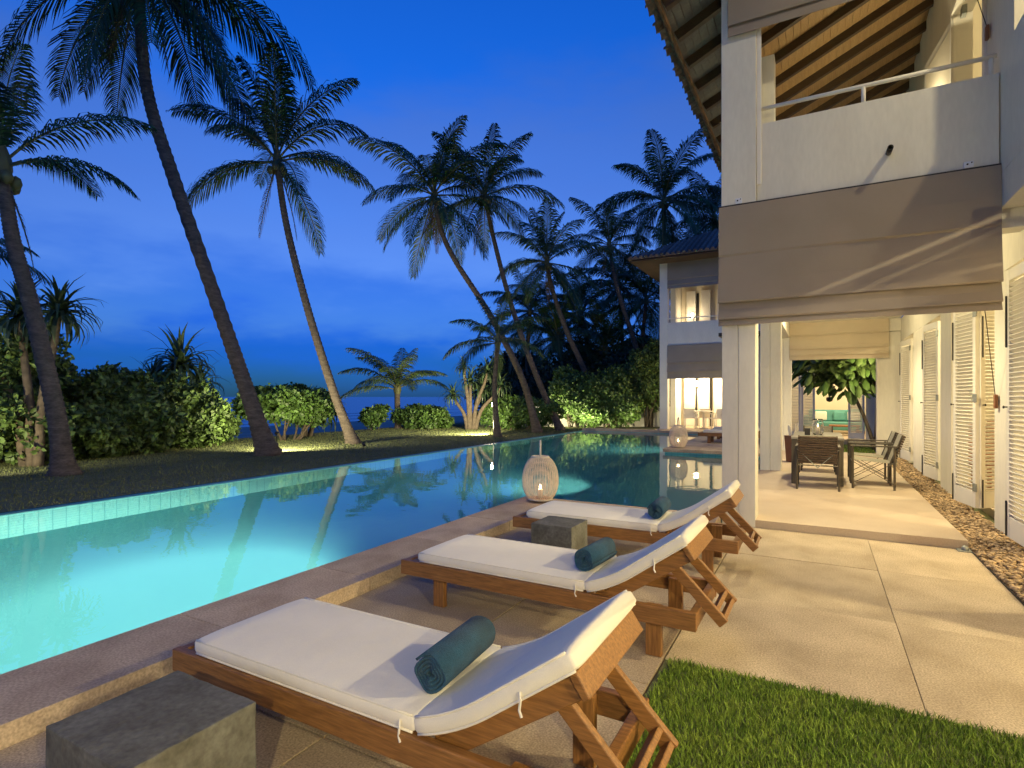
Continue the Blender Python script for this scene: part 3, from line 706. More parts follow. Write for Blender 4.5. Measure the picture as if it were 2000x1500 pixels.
def concrete_cube(x0, x1, y0, y1, h, lab, seed):
    mb = MB().box(x0, x1, y0, y1, 0, h); o = mb.build('side_table', CONC, None)
    bm = bmesh.new(); bm.from_mesh(o.data); bmesh.ops.subdivide_edges(bm, edges=bm.edges, cuts=9, use_grid_fill=True)
    r = random.Random(seed); cx, cy = (x0+x1)/2, (y0+y1)/2
    for v in bm.verts:
        edge = sum((abs(v.co.x-x0) < 1e-4 or abs(v.co.x-x1) < 1e-4, abs(v.co.y-y0) < 1e-4 or abs(v.co.y-y1) < 1e-4, abs(v.co.z-h) < 1e-4))
        if v.co.z > .01: v.co += Vector((r.uniform(-1, 1), r.uniform(-1, 1), r.uniform(-1, 1)))*(.0018 if edge > 1 else .0005)
    bm.to_mesh(o.data); bm.free()
    m = o.modifiers.new('bevel', 'BEVEL'); m.width = .004; m.segments = 2; m.limit_method = 'ANGLE'; m.angle_limit = R(40)
    tag(o, lab, 'side table', 'concrete cube side tables')
concrete_cube(-2.16, -1.70, .84, 1.26, .40, 'dark weathered concrete cube table in the bottom corner by the nearest lounger', 1)
concrete_cube(-2.10, -1.735, 4.14, 4.49, .40, 'dark concrete cube table between the middle lounger and the one by the lantern', 2)

# ------------------------------------------------------------------ wicker lantern
def lantern(loc, lab, energy):
    t = thing('wicker_lantern', lab, 'lantern', loc, 0, 'wicker candle lanterns')
    def rad(z): u = (z-.27)/(.34 if z > .27 else .30); return .232*max(0, 1-abs(u)**2.2)**.5
    zt, zb = .575, .035
    t.rotation_euler = (0, 0, R(26))
    ribs = MB(); nr = 40
    for k in range(nr):
        a = 2*math.pi*k/nr; pts = []
        for i in range(13):
            z = zb+(zt-zb)*i/12; r = max(.085, rad(z)); pts.append((r*math.cos(a), r*math.sin(a), z))
        ribs.tube(pts, .0045, 5)
    ribs.build('upright_canes', WICKER, t, smooth=True, kind='stuff')
    rings = MB(); n = 34
    for k in range(n):
        z = zb+(zt-zb)*(k+.5)/n; r = max(.085, rad(z))
        rings.tube([(r*math.cos(2*math.pi*i/40)*(1+.012*(-1)**i), r*math.sin(2*math.pi*i/40)*(1+.012*(-1)**i), z) for i in range(41)], .0032, 4, cap=False)
    rings.build('woven_rings', WICKER, t, smooth=True, kind='stuff')
    for z, nm in ((zt, 'top_ring'), (zb, 'base_ring')):
        r = max(.09, rad(z)); MB().tube([(r*math.cos(2*math.pi*i/32), r*math.sin(2*math.pi*i/32), z) for i in range(33)], .013, 8, cap=False).build(nm, WICKER, t, smooth=True)
    MB().lathe([(.001, .03), (.14, .03), (.14, .045), (.001, .045)], 20).build('base_plate', WOODB, t)
    hd = []
    for i in range(19):
        a = math.pi*i/18; hd.append((.0, .085*math.cos(a), zt+.205*math.sin(a)**.7 if 0 < i < 18 else zt))
    MB().tube(hd, .013, 8).build('handle', WICKER, t, smooth=True)
    c_ = MB().lathe([(.001, .046), (.038, .046), (.038, .15), (.03, .155), (.001, .15)], 16).build('candle', WAX, t, smooth=True)
    MB().lathe([(.001, .158), (.011, .168), (.014, .185), (.008, .21), (.001, .235)], 10).build('flame', FLAME, c_, smooth=True)
    lamp('POINT', t, (0, 0, .21), energy, (1, .62, .30), .03)
    return t
lantern((-3.16, 6.50, .1), 'white wicker egg lantern with a lit candle on the near pool corner', 3)
lantern((-3.20, 14.75, .13), 'distant white wicker lantern on the corner of the far deck', 2)

# ------------------------------------------------------------------ verandah dining set
def chair_mesh(t, frame, weave, sling):
    w, d = .27, .26
    for s in (1, -1):
        for y0, y1, zt in ((-d, -d-.0, .62), (d, d, .62)): MB().tube([(s*w, y0, 0), (s*w, y1, zt)], .016, 8).build('leg', frame, t)
        MB().beam((s*w, -d-.05, .635), (s*w, d+.03, .635), .045, .02).build('armrest', frame, t, bevel=.004)
        MB().tube([(s*w, -d, .08), (s*w, d, .40)], .005, 5).build('side_brace', frame, t); MB().tube([(s*w, d, .08), (s*w, -d, .40)], .005, 5).build('side_brace', frame, t)
        MB().tube([(s*(w-.03), -d+.06, .36), (s*(w-.03), -d-.10, .80)], .013, 8).build('back_post', frame, t)
    MB().strip([(d-.02, .425), (.05, .41), (-d+.04, .39), (-d+.03, .42), (-d-.10, .80)], -w+.03, w-.03, 8).build('sling_seat', sling, t, solid=.012)
    bk = MB(); 
    for i in range(12):
        z0 = .40+i*.0345; y = -d-.0-(z0-.42)*.34+.01; bk.tube([(-w+.02, y-.012, z0), (w-.02, y-.012, z0)], .0165, 6)
    bk.build('woven_back', weave, t, kind='stuff')
    for s in (1, -1): MB().tube([(s*w, -d-.035, .60), (0, -d-.045, .33)], .006, 5).build('back_brace', METAL, t)
    MB().tube([(-w, -d, .36), (w, -d, .36)], .011, 6).build('rear_stretcher', frame, t); MB().tube([(-w, d, .39), (w, d, .39)], .011, 6).build('front_stretcher', frame, t)
cg = 'armchairs round the verandah table'
ch = thing('dining_armchair', 'dark woven armchair with its back to the camera at the verandah table', 'chair', (-.02, 9.55, .086), 0, cg)
chair_mesh(ch, BRONZE, WEAVE, SLING)
for x, y, rz, lab in ((.70, 10.05, 90, 'dark framed armchair with pale sling, nearest on the shutter side of the table'), (.70, 10.85, 90, 'dark framed armchair with pale sling, second on the shutter side of the table'), (-.02, 11.95, 180, 'dark woven armchair at the far end of the verandah table')):
    o = copy_tree(ch); o.location = (x, y, .086); o.rotation_euler = (0, 0, R(rz)); o['label'] = lab
t = thing('dining_table', 'dark square legged dining table with a pale top on the verandah', 'table', (-.03, 10.6, .086))
MB().box(-.36, .36, -.78, .78, .70, .735).build('table_top', material('table_top_grey', (.22, .20, .17), rough=.35, var=.1), t, bevel=.004)
for sx in (-1, 1):
    for sy in (-1, 1): MB().box(sx*.315-.04, sx*.315+.04, sy*.73-.04, sy*.73+.04, 0, .699).build('leg', BRONZE, t, bevel=.004)
    MB().box(sx*.315-.015, sx*.315+.015, -.69, .69, .62, .699).build('apron', BRONZE, t)
TT = .086+.736
t = thing('hurricane_lamp', 'glass hurricane lamp with a lit white candle on the verandah table', 'candle lamp', (-.02, 10.55, TT))
MB().lathe([(.06, 0), (.085, .05), (.09, .14), (.07, .24), (.075, .26)], 20).build('glass_shade', GLASS, t, smooth=True, solid=.004)
c_ = MB().lathe([(.001, .004), (.032, .004), (.032, .12), (.001, .118)], 14).build('candle', WAX, t, smooth=True); MB().lathe([(.001, .12), (.01, .135), (.012, .15), (.001, .19)], 8).build('flame', FLAME, c_, smooth=True)
lamp('POINT', t, (0, 0, .32), 5, (1, .65, .33), .03)
t = thing('dark_box', 'small dark box standing on the verandah table', 'box', (-.17, 10.4, TT)); MB().box(-.04, .04, -.04, .04, 0, .10).build('box_body', DARKM, t, bevel=.004); MB().box(-.044, .044, -.044, .044, .101, .113).build('box_lid', DARKM, t, bevel=.003)
t = thing('wooden_bin', 'brown wooden bin holding white rolled papers by the verandah column', 'bin', (-.48, 13.1, .086))
MB().lathe([(.13, 0), (.17, .55), (.155, .55), (.12, .02), (.001, .02)], 4).build('bin_body', WOODB, t)
rnd = random.Random(2)
for k in range(6):
    a = rnd.uniform(0, 6.28); MB().tube([(0, 0, .1), (.10*math.cos(a), .10*math.sin(a), .72+rnd.uniform(0, .1))], .014, 8).build('paper_roll', TRIM, t)

# dining room glimpsed through the nearest shutters
t = thing('ladder_back_chair', 'chestnut wooden chair inside the room behind the shutters', 'chair', (2.42, 11.3, .052), R(20))
for sx in (-.2, .2): MB().box(sx-.02, sx+.02, -.2, -.16, 0, 1.05).build('back_leg', WOODB, t); MB().box(sx-.02, sx+.02, .17, .21, 0, .45).build('front_leg', WOODB, t)
MB().box(-.22, .22, -.2, .22, .43, .465).build('seat', WOODB, t, bevel=.005)
for z in (.6, .75, .9, 1.0): MB().box(-.179, .179, -.19, -.17, z, z+.06).build('back_slat', WOODB, t)
t = thing('sideboard', 'chestnut wooden sideboard inside the room behind the shutters', 'sideboard', (2.75, 13.3, .052)); MB().box(-.45, .45, -.2, .2, .12, .85).build('carcass', WOODB, t, bevel=.005); MB().box(-.48, .48, -.23, .23, .851, .885).build('top', WOODB, t, bevel=.005)
for sx in (-.4, .4):
    for sy in (-.16, .16): MB().box(sx-.025, sx+.025, sy-.025, sy+.025, 0, .119).build('leg', WOODB, t)
for sx in (-.22, .22): MB().box(sx-.2, sx+.2, -.212, -.201, .17, .8).build('cupboard_door', WOODB, t, bevel=.004)
t = thing('potted_plant', 'green leafy pot plant on the sideboard behind the shutters', 'plant', (2.55, 13.25, .94)); MB().lathe([(.06, 0), (.09, .16), (.08, .16), (.001, .13)], 16).build('pot', WAX, t, smooth=True)
for k in range(9):
    a = k*2.4; MB().strip([(0, .13), (.05, .35+.02*k), (.13, .45+.02*k), (.22, .40+.015*k)], -.03, .03, 2).build('leaf', LEAFB, t).rotation_euler = (0, 0, a)
t = thing('picture_panel', 'white framed panel on the wall of the room behind the shutters', 'panel', (2.9, 16.29, 2.0)); MB().box(-.5, .5, -.03, 0, -.35, .35).build('frame', TRIM, t, bevel=.01); MB().box(-.45, .45, -.034, -.031, -.3, .3).build('sheet', CREAM, t)

# ------------------------------------------------------------------ courtyard pavilion beyond the verandah
P = thing('pavilion', 'warmly lit pavilion with louvred doors across the courtyard behind the verandah', 'pavilion')
def pbox(name, mat, *a): return MB().box(*a).build(name, mat, P, bevel=.005)
pbox('plinth', TERR, -2.4, 4.5, 20.2, 25.5, -.05, .12)
pbox('wall', CREAM, -2.4, -.95, 20.6, 20.78, .12, 3.4); pbox('wall', CREAM, 1.27, 4.5, 20.6, 20.78, .12, 3.4); pbox('wall', CREAM, -.949, 1.269, 20.6, 20.78, 2.6, 3.4)
pbox('back_wall', CREAM, -2.4, 4.5, 25.3, 25.5, .12, 3.4); pbox('side_wall', CREAM, -2.4, -2.25, 20.79, 25.29, .12, 3.4); pbox('side_wall', CREAM, 4.35, 4.5, 20.79, 25.29, .12, 3.4)
pbox('ceiling', CREAM, -2.4, 4.5, 20.6, 25.5, 3.401, 3.5); pbox('roof', CLAY, -3.0, 5.1, 20.0, 26, 3.501, 3.62)
def pdoor(x0, x1):
    o = pbox('louvred_door', TRIM, x0, x0+.06, 20.52, 20.56, .13, 2.58); MB().box(x1-.06, x1, 20.52, 20.56, .13, 2.58).build('stile', TRIM, o); MB().box(x0+.061, x1-.061, 20.522, 20.558, .13, .33).build('rail', TRIM, o); MB().box(x0+.061, x1-.061, 20.522, 20.558, 2.46, 2.58).build('rail', TRIM, o)
    s = MB(); z = .36
    while z < 2.45: s.beam((x0+.055, 20.54, z), (x1-.055, 20.54, z), .05, .01, up=(0, .75, 1)); z += .05
    s.build('louvre_slats', TRIM, o, kind='stuff')
pdoor(-.93, -.53); pdoor(-.52, -.12); pdoor(.80, 1.24)
t = thing('sofa', 'teal sofa with cushions inside the courtyard pavilion', 'sofa', (.55, 23.6, .121))
MB().box(-.9, .9, -.4, .4, .12, .42).build('seat', TEAL_F, t, bevel=.04); MB().box(-.9, .9, .25, .45, .421, .85).build('backrest', TEAL_F, t, bevel=.04)
for sx in (-1, 1): MB().box(sx*.98-.075, sx*.98+.075, -.4, .45, .1, .62).build('armrest', TEAL_F, t, bevel=.03)
for sx in (-.85, .85):
    for sy in (-.33, .33): MB().box(sx-.03, sx+.03, sy-.03, sy+.03, 0, .119).build('leg', WOODB, t)
for k, (x, m_) in enumerate(((-.5, TRIM), (.1, TEAL_F), (.55, TRIM))):
    MB().box(-.2, .2, -.06, .06, -.17, .17).build('cushion', m_, t, bevel=.05, loc=(x, .17, .62))
t = thing('coffee_table', 'low wooden coffee table in front of the teal sofa', 'table', (.75, 22.4, .121)); MB().box(-.45, .45, -.3, .3, .30, .35).build('top', WOODB, t, bevel=.005)
for sx in (-.4, .4):
    for sy in (-.25, .25): MB().box(sx-.03, sx+.03, sy-.03, sy+.03, 0, .299).build('leg', WOODB, t)
t = thing('hanging_planter', 'round dark pot with fern hanging in the pavilion doorway', 'planter', (.29, 20.68, 1.28))
MB().lathe([(.001, 0), (.08, .03), (.10, .10), (.085, .16), (.001, .15)], 16).build('pot', DARKM, t, smooth=True); MB().tube([(0, 0, .15), (0, 0, 1.31)], .006, 5).build('hanger', DARKM, t)
for k in range(12):
    a = k*2.4; MB().strip([(0, .15), (.06, .32), (.14, .38), (.24, .30)], -.022, .022, 2).build('leaf', LEAFB, t).rotation_euler = (0, 0, a)
t = thing('pendant_lamp', 'lit pendant lamp inside the courtyard pavilion', 'lamp', (.9, 22.5, 2.9)); MB().lathe([(.001, 0), (.12, .04), (.15, .12), (.1, .2), (.001, .22)], 16).build('globe', BULB, t, smooth=True); MB().tube([(0, 0, .2), (0, 0, .5)], .008, 6).build('cord', DARKM, t)
lamp('POINT', t, (0, 0, -.1), 330, (1, .8, .48), .1)
t = thing('courtyard_lamp', 'small lit wall lamp by the verandah end pier', 'lamp', (1.3, 16.2, 2.1)); MB().lathe([(.001, 0), (.06, .03), (.07, .1), (.05, .16), (.001, .17)], 12).build('globe', BULB, t, smooth=True); MB().beam((-.0, -.11, .08), (0, 0, .08), .02, .02).build('lamp_arm', METAL, t)
lamp('POINT', t, (-.02, .14, .1), 90, (1, .8, .45), .06)

# courtyard tree with large leaves
t = thing('courtyard_tree', 'small tree with large glossy leaves in the courtyard behind the table', 'tree', (1.35, 18.2, -.05))
tr = MB(); tr.tube([(0, 0, 0), (-.12, 0, .5), (-.28, .05, 1.0), (-.48, .05, 1.5), (-.7, 0, 2.1), (-.95, 0, 2.7)], [.06, .05, .045, .04, .03, .02], 8); tr.tube([(.02, .05, 0), (.06, .05, .8), (.08, .1, 1.6), (.0, .1, 2.4), (-.1, .1, 3.0)], [.075, .07, .06, .05, .03], 8)
for k in range(9): a = k*2.4; tr.tube([(-.5, .05, 1.6+.1*k), (-.5+.5*math.cos(a), .05+.5*math.sin(a), 1.9+.1*k), (-.5+.95*math.cos(a), .05+.9*math.sin(a), 2.0+.12*k)], [.025, .018, .01], 5)
tr.build('trunk', TWIG, t, smooth=True)
lf = MB(); rows = [(0, .0), (.05, .035), (.13, .06), (.22, .055), (.30, .0)]
for (x, w_) in rows: lf.v += [(x, -w_, -.25*x*x*3-.02*(w_ > 0)), (x, 0, -.25*x*x*3+.012), (x, w_, -.25*x*x*3-.02*(w_ > 0))]
for i in range(4): lf.f += [(i*3, i*3+3, i*3+4, i*3+1), (i*3+1, i*3+4, i*3+5, i*3+2)]
lm = lf.mesh('leaf', LEAFB, True); lm2 = lf.mesh('leaf', LEAFD, True)
rnd = random.Random(77)
for k in range(290):
    u, v = rnd.uniform(0, 6.283), rnd.uniform(-1, 1); r = rnd.uniform(.45, 1)**.5; q = math.sqrt(1-v*v)
    px, py, pz = -.75+1.45*r*q*math.cos(u), 1.1*r*q*math.sin(u), 2.55+1.0*r*v
    if pz < 1.45+.35*abs(px+.3): pz = 1.45+.35*abs(px+.3)+rnd.uniform(0, .5)
    o = link('leaf', lm if rnd.random() < .5 else lm2, t); o.location = (px, py, pz)
    o.rotation_euler = (rnd.uniform(-.5, .5), rnd.uniform(.1, 1.1), u+rnd.uniform(-.7, .7)); s = rnd.uniform(1.0, 1.55); o.scale = (s, s, s)
CT = t
n = 9000; rg = np.random.default_rng(3)
o = link('grass', blades('courtyard_grass', np.stack([rg.uniform(-2.2, 3.5, n), rg.uniform(16.05, 20.2, n), np.zeros(n)-.05], 1), .03, .08, .014, 1, BLADE, 9)); o['kind'] = 'stuff'; tag(o, 'bright courtyard grass beyond the verandah', 'grass')

# ------------------------------------------------------------------ far guest wing
F = thing('guest_wing', 'distant two storey white wing with tiled roof and blinds at the pool end', 'house')
FY = 23.0
def fbox(name, mat, *a): return MB().box(*a).build(name, mat, F, bevel=.006)
fbox('plinth', TERR, -5.85, 0, 22.76, 31, -.05, .13)
fbox('column', WALL, -5.74, -5.42, FY, FY+.35, .13, 7.0); fbox('column', WALL, -2.3, -1.95, FY, FY+.35, .13, 7.0)
fbox('parapet', WALL, -5.419, -2.301, FY+.03, FY+.16, 3.55, 4.47); fbox('edge_beam', WALL, -5.419, -2.301, FY+.04, FY+.25, 3.0, 3.549); fbox('eave_beam', WALL, -5.419, -2.301, FY+.04, FY+.25, 6.6, 7.0)
fbox('side_wall', WALL, -5.72, -5.5, FY+1.8, 31, .13, 7.0); fbox('side_parapet', WALL, -5.70, -5.58, FY+.351, FY+1.79, 3.55, 4.47)
fbox('balcony_floor', WALL, -5.57, -2, FY+.17, 26.0, 3.30, 3.548)
fbox('back_wall', CREAM, -5.49, -.1, 26.0, 26.2, .13, 7.0); fbox('balcony_ceiling', BOARD, -5.49, -1.0, FY+.26, 25.99, 6.85, 6.99)
for k, x in enumerate((-6.0, -5.35, -4.72, -4.05, -3.4, -2.75)):
    if x > -5.5: fbox('white_door', TRIM, x, x+.45, 25.88, 25.94, .14, 2.75)
    if x > -5.5: fbox('door_gap', DARKM, x+.47, x+.56, 25.96, 25.995, .14, 2.6)
    if x > -5.5: fbox('upper_door', TRIM, x+.1, x+.5, 25.88, 25.94, 3.56, 6.2); fbox('door_gap', DARKM, x+.52, x+.62, 25.96, 25.995, 3.56, 6.1) if k % 2 else None
MB().tube([(-5.41, FY+.1, 4.64), (-2.31, FY+.1, 4.64)], .02, 8).build('handrail', TRIM, F)
for x in (-4.4, -3.4): MB().tube([(x, FY+.1, 4.47), (x, FY+.1, 4.63)], .015, 6).build('baluster', TRIM, F)
blind('roman_blind', 'taupe roman blind under the tiled roof of the distant wing', -5.42, -2.28, FY-.02, [(0, 6.98), (-.02, 6.4), (-.03, 6.22), (0, 6.2), (-.03, 6.0), (0, 5.98), (-.02, 5.85)], BLIND, seed=8)
blind('roman_blind', 'taupe roman blind on the ground floor of the distant wing', -5.42, -2.28, FY-.02, [(0, 3.54), (-.03, 2.9), (-.05, 2.82), (0, 2.82), (-.04, 2.55), (-.06, 2.45), (0, 2.46), (-.03, 2.18)], BLIND, seed=9)
ex0, ex1, ey0, ey1, ez = -6.75, 1.0, 22.0, 32.0, 6.98; rz_, ra, rb = 9.4, (-2.6, 27.0), (-1.0, 27.0)
rf = MB(); A, B, C_, D = (ex0, ey0, ez), (ex1, ey0, ez), (ex1, ey1, ez), (ex0, ey1, ez); E_, G_ = (ra[0], ra[1], rz_), (rb[0], rb[1], rz_)
rf.add([A, B, C_, D, E_, G_], [(0, 1, 5, 4), (1, 2, 5), (2, 3, 4, 5), (3, 0, 4)]); froof = rf.build('roof', CLAY, F, solid=.05)
tl = MB(); x = ex0+.1
while x < ex1:                        # tile ribs up the front slope, cut at the hip
    f_ = min(1, max(.03, (x-ex0)/(ra[0]-ex0) if x < ra[0] else ((ex1-x)/(ex1-rb[0]) if x > rb[0] else 1)))
    y1, z1 = ey0+(ra[1]-ey0)*f_, ez+(rz_-ez)*f_
    tl.tube([(x, ey0-.04, ez+.03), (x, y1, z1+.03)], .075, 6); x += .21
y = ey0+.1
while y < ey1:
    f_ = min(1, max(.03, (y-ey0)/(ra[1]-ey0) if y < ra[1] else (ey1-y)/(ey1-ra[1])))
    tl.tube([(ex0-.04, y, ez+.03), (ex0+(ra[0]-ex0)*f_, y, ez+(rz_-ez)*f_+.03)], .075, 6); y += .21
tl.build('tile_ribs', CLAY, froof, kind='stuff')
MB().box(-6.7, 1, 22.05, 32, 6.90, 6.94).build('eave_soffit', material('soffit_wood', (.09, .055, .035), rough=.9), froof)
def wall_globe(loc, e, lab):
    t = thing('wall_lamp', lab, 'lamp', loc, 0, 'wall lamps of the distant wing'); MB().lathe([(.001, 0), (.05, .03), (.06, .12), (.05, .22), (.001, .25)], 12).build('globe', BULB, t, smooth=True); MB().beam((0, .02, .1), (0, .2, .1), .03, .03).build('lamp_arm', METAL, t); lamp('POINT', t, (0, -.2, .12), e, (1, .78, .45), .08)
wall_globe((-4.95, 25.66, 4.95), 22, 'lit wall lamp on the balcony of the distant wing'); wall_globe((-4.75, 25.66, 1.9), 220, 'lit wall lamp between white doors of the distant wing'); wall_globe((-3.0, 25.66, 1.9), 260, 'lit wall lamp on the distant terrace close to the near column')
WHITEF = material('white_resin', (.7, .66, .58), rough=.5)
pc = thing('terrace_chair', 'white chair on the distant terrace, nearest the pool', 'chair', (-4.7, 23.9, .131), R(200), 'chairs on the distant terrace')
for sx in (-.22, .22):
    for sy in (-.2, .2): MB().tube([(sx, sy, 0), (sx, sy*.9, .43)], .018, 6).build('leg', WHITEF, pc)
    MB().beam((sx, -.22, .62), (sx, .2, .62), .04, .02).build('armrest', WHITEF, pc); MB().tube([(sx, .18, .42), (sx, .2, .62)], .015, 6).build('arm_post', WHITEF, pc)
MB().box(-.24, .24, -.22, .23, .42, .45).build('seat', WHITEF, pc, bevel=.01); MB().beam((0, -.22, .45), (0, -.3, .82), .46, .03, up=(0, 1, .2)).build('backrest', WHITEF, pc)
for x, y, rz, lab in ((-4.0, 24.3, 100, 'white chair on the distant terrace, in front of the white doors'), (-3.55, 23.8, 160, 'white chair on the distant terrace beside the near column'), (-4.4, 25.0, 30, 'white chair on the distant terrace closest to the doors')):
    o = copy_tree(pc); o.location = (x, y, .131); o.rotation_euler = (0, 0, R(rz)); o['label'] = lab
t = thing('terrace_table', 'pale round table among the chairs on the distant terrace', 'table', (-4.25, 24.3, .131)); MB().lathe([(.001, .7), (.42, .7), (.42, .73), (.001, .73)], 20).build('top', WHITEF, t); MB().lathe([(.22, 0), (.22, .02), (.03, .05), (.03, .7)], 12).build('pedestal', WHITEF, t)
# ------------------------------------------------------------------ palms
def frond_mesh(pitch, droop, seed, mat, L=3.4, nl=62, ll=.92, wind=.0):
    r = random.Random(seed); mb = MB(); rach = MB()
    N_ = 26; pts = []; x = z = y = 0; dl = L/N_; tang = []
    side_bend = r.uniform(-.25, .25)+wind
    for i in range(N_+1):
        t = i/N_; p = R(pitch)-R(droop)*t**1.25; yb = side_bend*t*t
        tv = Vector((math.cos(p)*math.cos(yb), math.cos(p)*math.sin(yb), math.sin(p))); pts.append(Vector((x, y, z))); tang.append(tv)
        x += tv.x*dl; y += tv.y*dl; z += tv.z*dl
    rach.tube(pts, [.032*(1-.88*i/N_)+.004 for i in range(N_+1)], 5)
    for k in range(nl):
        t = .14+.86*(k+.5)/nl; f = t*N_; i = min(int(f), N_-1); p = pts[i].lerp(pts[i+1], f-i); tv = tang[i]
        sd = tv.cross(Vector((0, 0, 1)))
        sd = sd.normalized() if sd.length > .05 else Vector((0, 1, 0)); up = sd.cross(tv).normalized()
        prof = math.sin(min(1, (t-.10)/.35)*math.pi/2)**.8*(1-.72*max(0, (t-.55)/.45)**1.6)
        for s in (1, -1):
            ln = ll*prof*r.uniform(.82, 1.1); 
            if ln < .05: continue
            d1 = (sd*s*.85+tv*(.45+.6*t)+up*r.uniform(.0, .28)).normalized()
            d2 = (d1*.75+Vector((0, 0, -1))*r.uniform(.35, .8)+tv*.1).normalized(); d3 = (d2*.7+Vector((0, 0, -1))*r.uniform(.4, .9)).normalized()
            w = .0235*r.uniform(.8, 1.25); wv = tv*w
            a = p; b = p+d1*ln*.35; c = b+d2*ln*.36; e = c+d3*ln*.29
            mb.add([a-wv*.5, a+wv*.5, b+wv, b-wv, c+wv*.85, c-wv*.85, e], [(0, 1, 2, 3), (3, 2, 4, 5), (5, 4, 6)])
    n0 = len(mb.f); mb.add(rach.v, rach.f)
    me = mb.mesh('frond', mat); me.materials.append(RACHIS)
    me.polygons.foreach_set('material_index', [0]*n0+[1]*(len(mb.f)-n0)); return me
PIT = [82, 66, 50, 34, 18, 2, -16, -36, -58]; DRP = [38, 55, 68, 74, 72, 66, 55, 42, 25]
FR = {m: [[frond_mesh(p, d, 100*i+j, m) for j in range(3)] for i, (p, d) in enumerate(zip(PIT, DRP))] for m in (FROND,)}
FRY = [[frond_mesh(p, d, 900+10*i+j, FRONDY, nl=50) for j in range(2)] for i, (p, d) in enumerate(((80, 45), (62, 60), (48, 75), (34, 78), (16, 60)))]
DEADM = material('dead_frond', (.14, .085, .04), rough=.9, base2=(.08, .05, .025), vscale=2, island=.3)
FRDEAD = [frond_mesh(-70, 14, 700+j, DEADM, nl=36, ll=.6) for j in range(2)]
def spline(pts, n):
    pts = [Vector(p) for p in pts]; out = []
    P_ = [pts[0]*2-pts[1]]+pts+[pts[-1]*2-pts[-2]]; segs = len(pts)-1
    for i in range(n+1):
        u = i/n*segs; k = min(int(u), segs-1); t = u-k; a, b, c, d = P_[k:k+4]
        out.append(.5*((2*b)+(c-a)*t+(2*a-5*b+4*c-d)*t*t+(3*b-a-3*c+d)*t**3))
    return out
def palm(pts, label, sc=1.0, r0=.20, r1=.10, nf=22, seed=1, lo=0, hi=8, meshes=None, nring=70, group='coconut palms', name='coconut_palm', nuts=True, upbias=1.0):
    r = random.Random(seed); base = Vector(pts[0]); t = thing(name, label, 'palm tree', base, 0, group)
    sp = spline(pts, nring*2); rad = []
    for i in range(len(sp)):
        u = i/(len(sp)-1); rr = r1+(r0-r1)*(1-u)**1.1+r0*.75*math.exp(-u*22); rad.append(rr*(1.07 if i % 2 else .955)*(1+r.uniform(-.012, .012)))
    rel = [p-base for p in sp]; rel[0] = rel[0]+Vector((0, 0, -.12))
    MB().tube(rel, rad, 12).build('trunk', BARK, t, smooth=True)
    top = rel[-1]; ax = (rel[-1]-rel[-6]).normalized(); meshes = meshes or FR[FROND]
    heart = MB().lathe([(r1*.9, -.25), (r1*1.5, 0), (r1*1.35, .2), (.02, .55)], 10); heart.build('crown_shaft', RACHIS, t, smooth=True, loc=top)
    ga = 2.39996; y0 = r.uniform(0, 6.28); nm = len(meshes)
    for k in range(nf):
        u = (k+.5)/nf; idx = lo+(hi-lo)*u**upbias; i = max(0, min(nm-1, int(round(idx+r.uniform(-.5, .5)))))
        o = link('frond', r.choice(meshes[i]), t); o.location = top+Vector((0, 0, .12*(1-u)))
        lean = Vector((ax.x, ax.y, 0))
        o.rotation_euler = (-lean.y*.5, lean.x*.5, y0+k*ga+r.uniform(-.2, .2)); s = sc*r.uniform(.86, 1.1)*(.82 if i == 0 else 1); o.scale = (s, s*r.uniform(.9, 1.1), s)
    if nuts:
        for k in range(2):
            o = link('dead_frond', FRDEAD[k], t); o.location = top+Vector((0, 0, -.05)); o.rotation_euler = (0, 0, y0+1.1+k*2.7); s = sc*r.uniform(.55, .72); o.scale = (s, s, s)
        for k in range(7):
            a = k*.9; o = MB().lathe([(.001, -.13), (.08, -.08), (.105, 0), (.08, .09), (.001, .14)], 8).build('coconut', RACHIS, t, smooth=True); o.location = top+Vector((.2*math.cos(a), .2*math.sin(a), -.18-.05*(k % 3)))
    return t
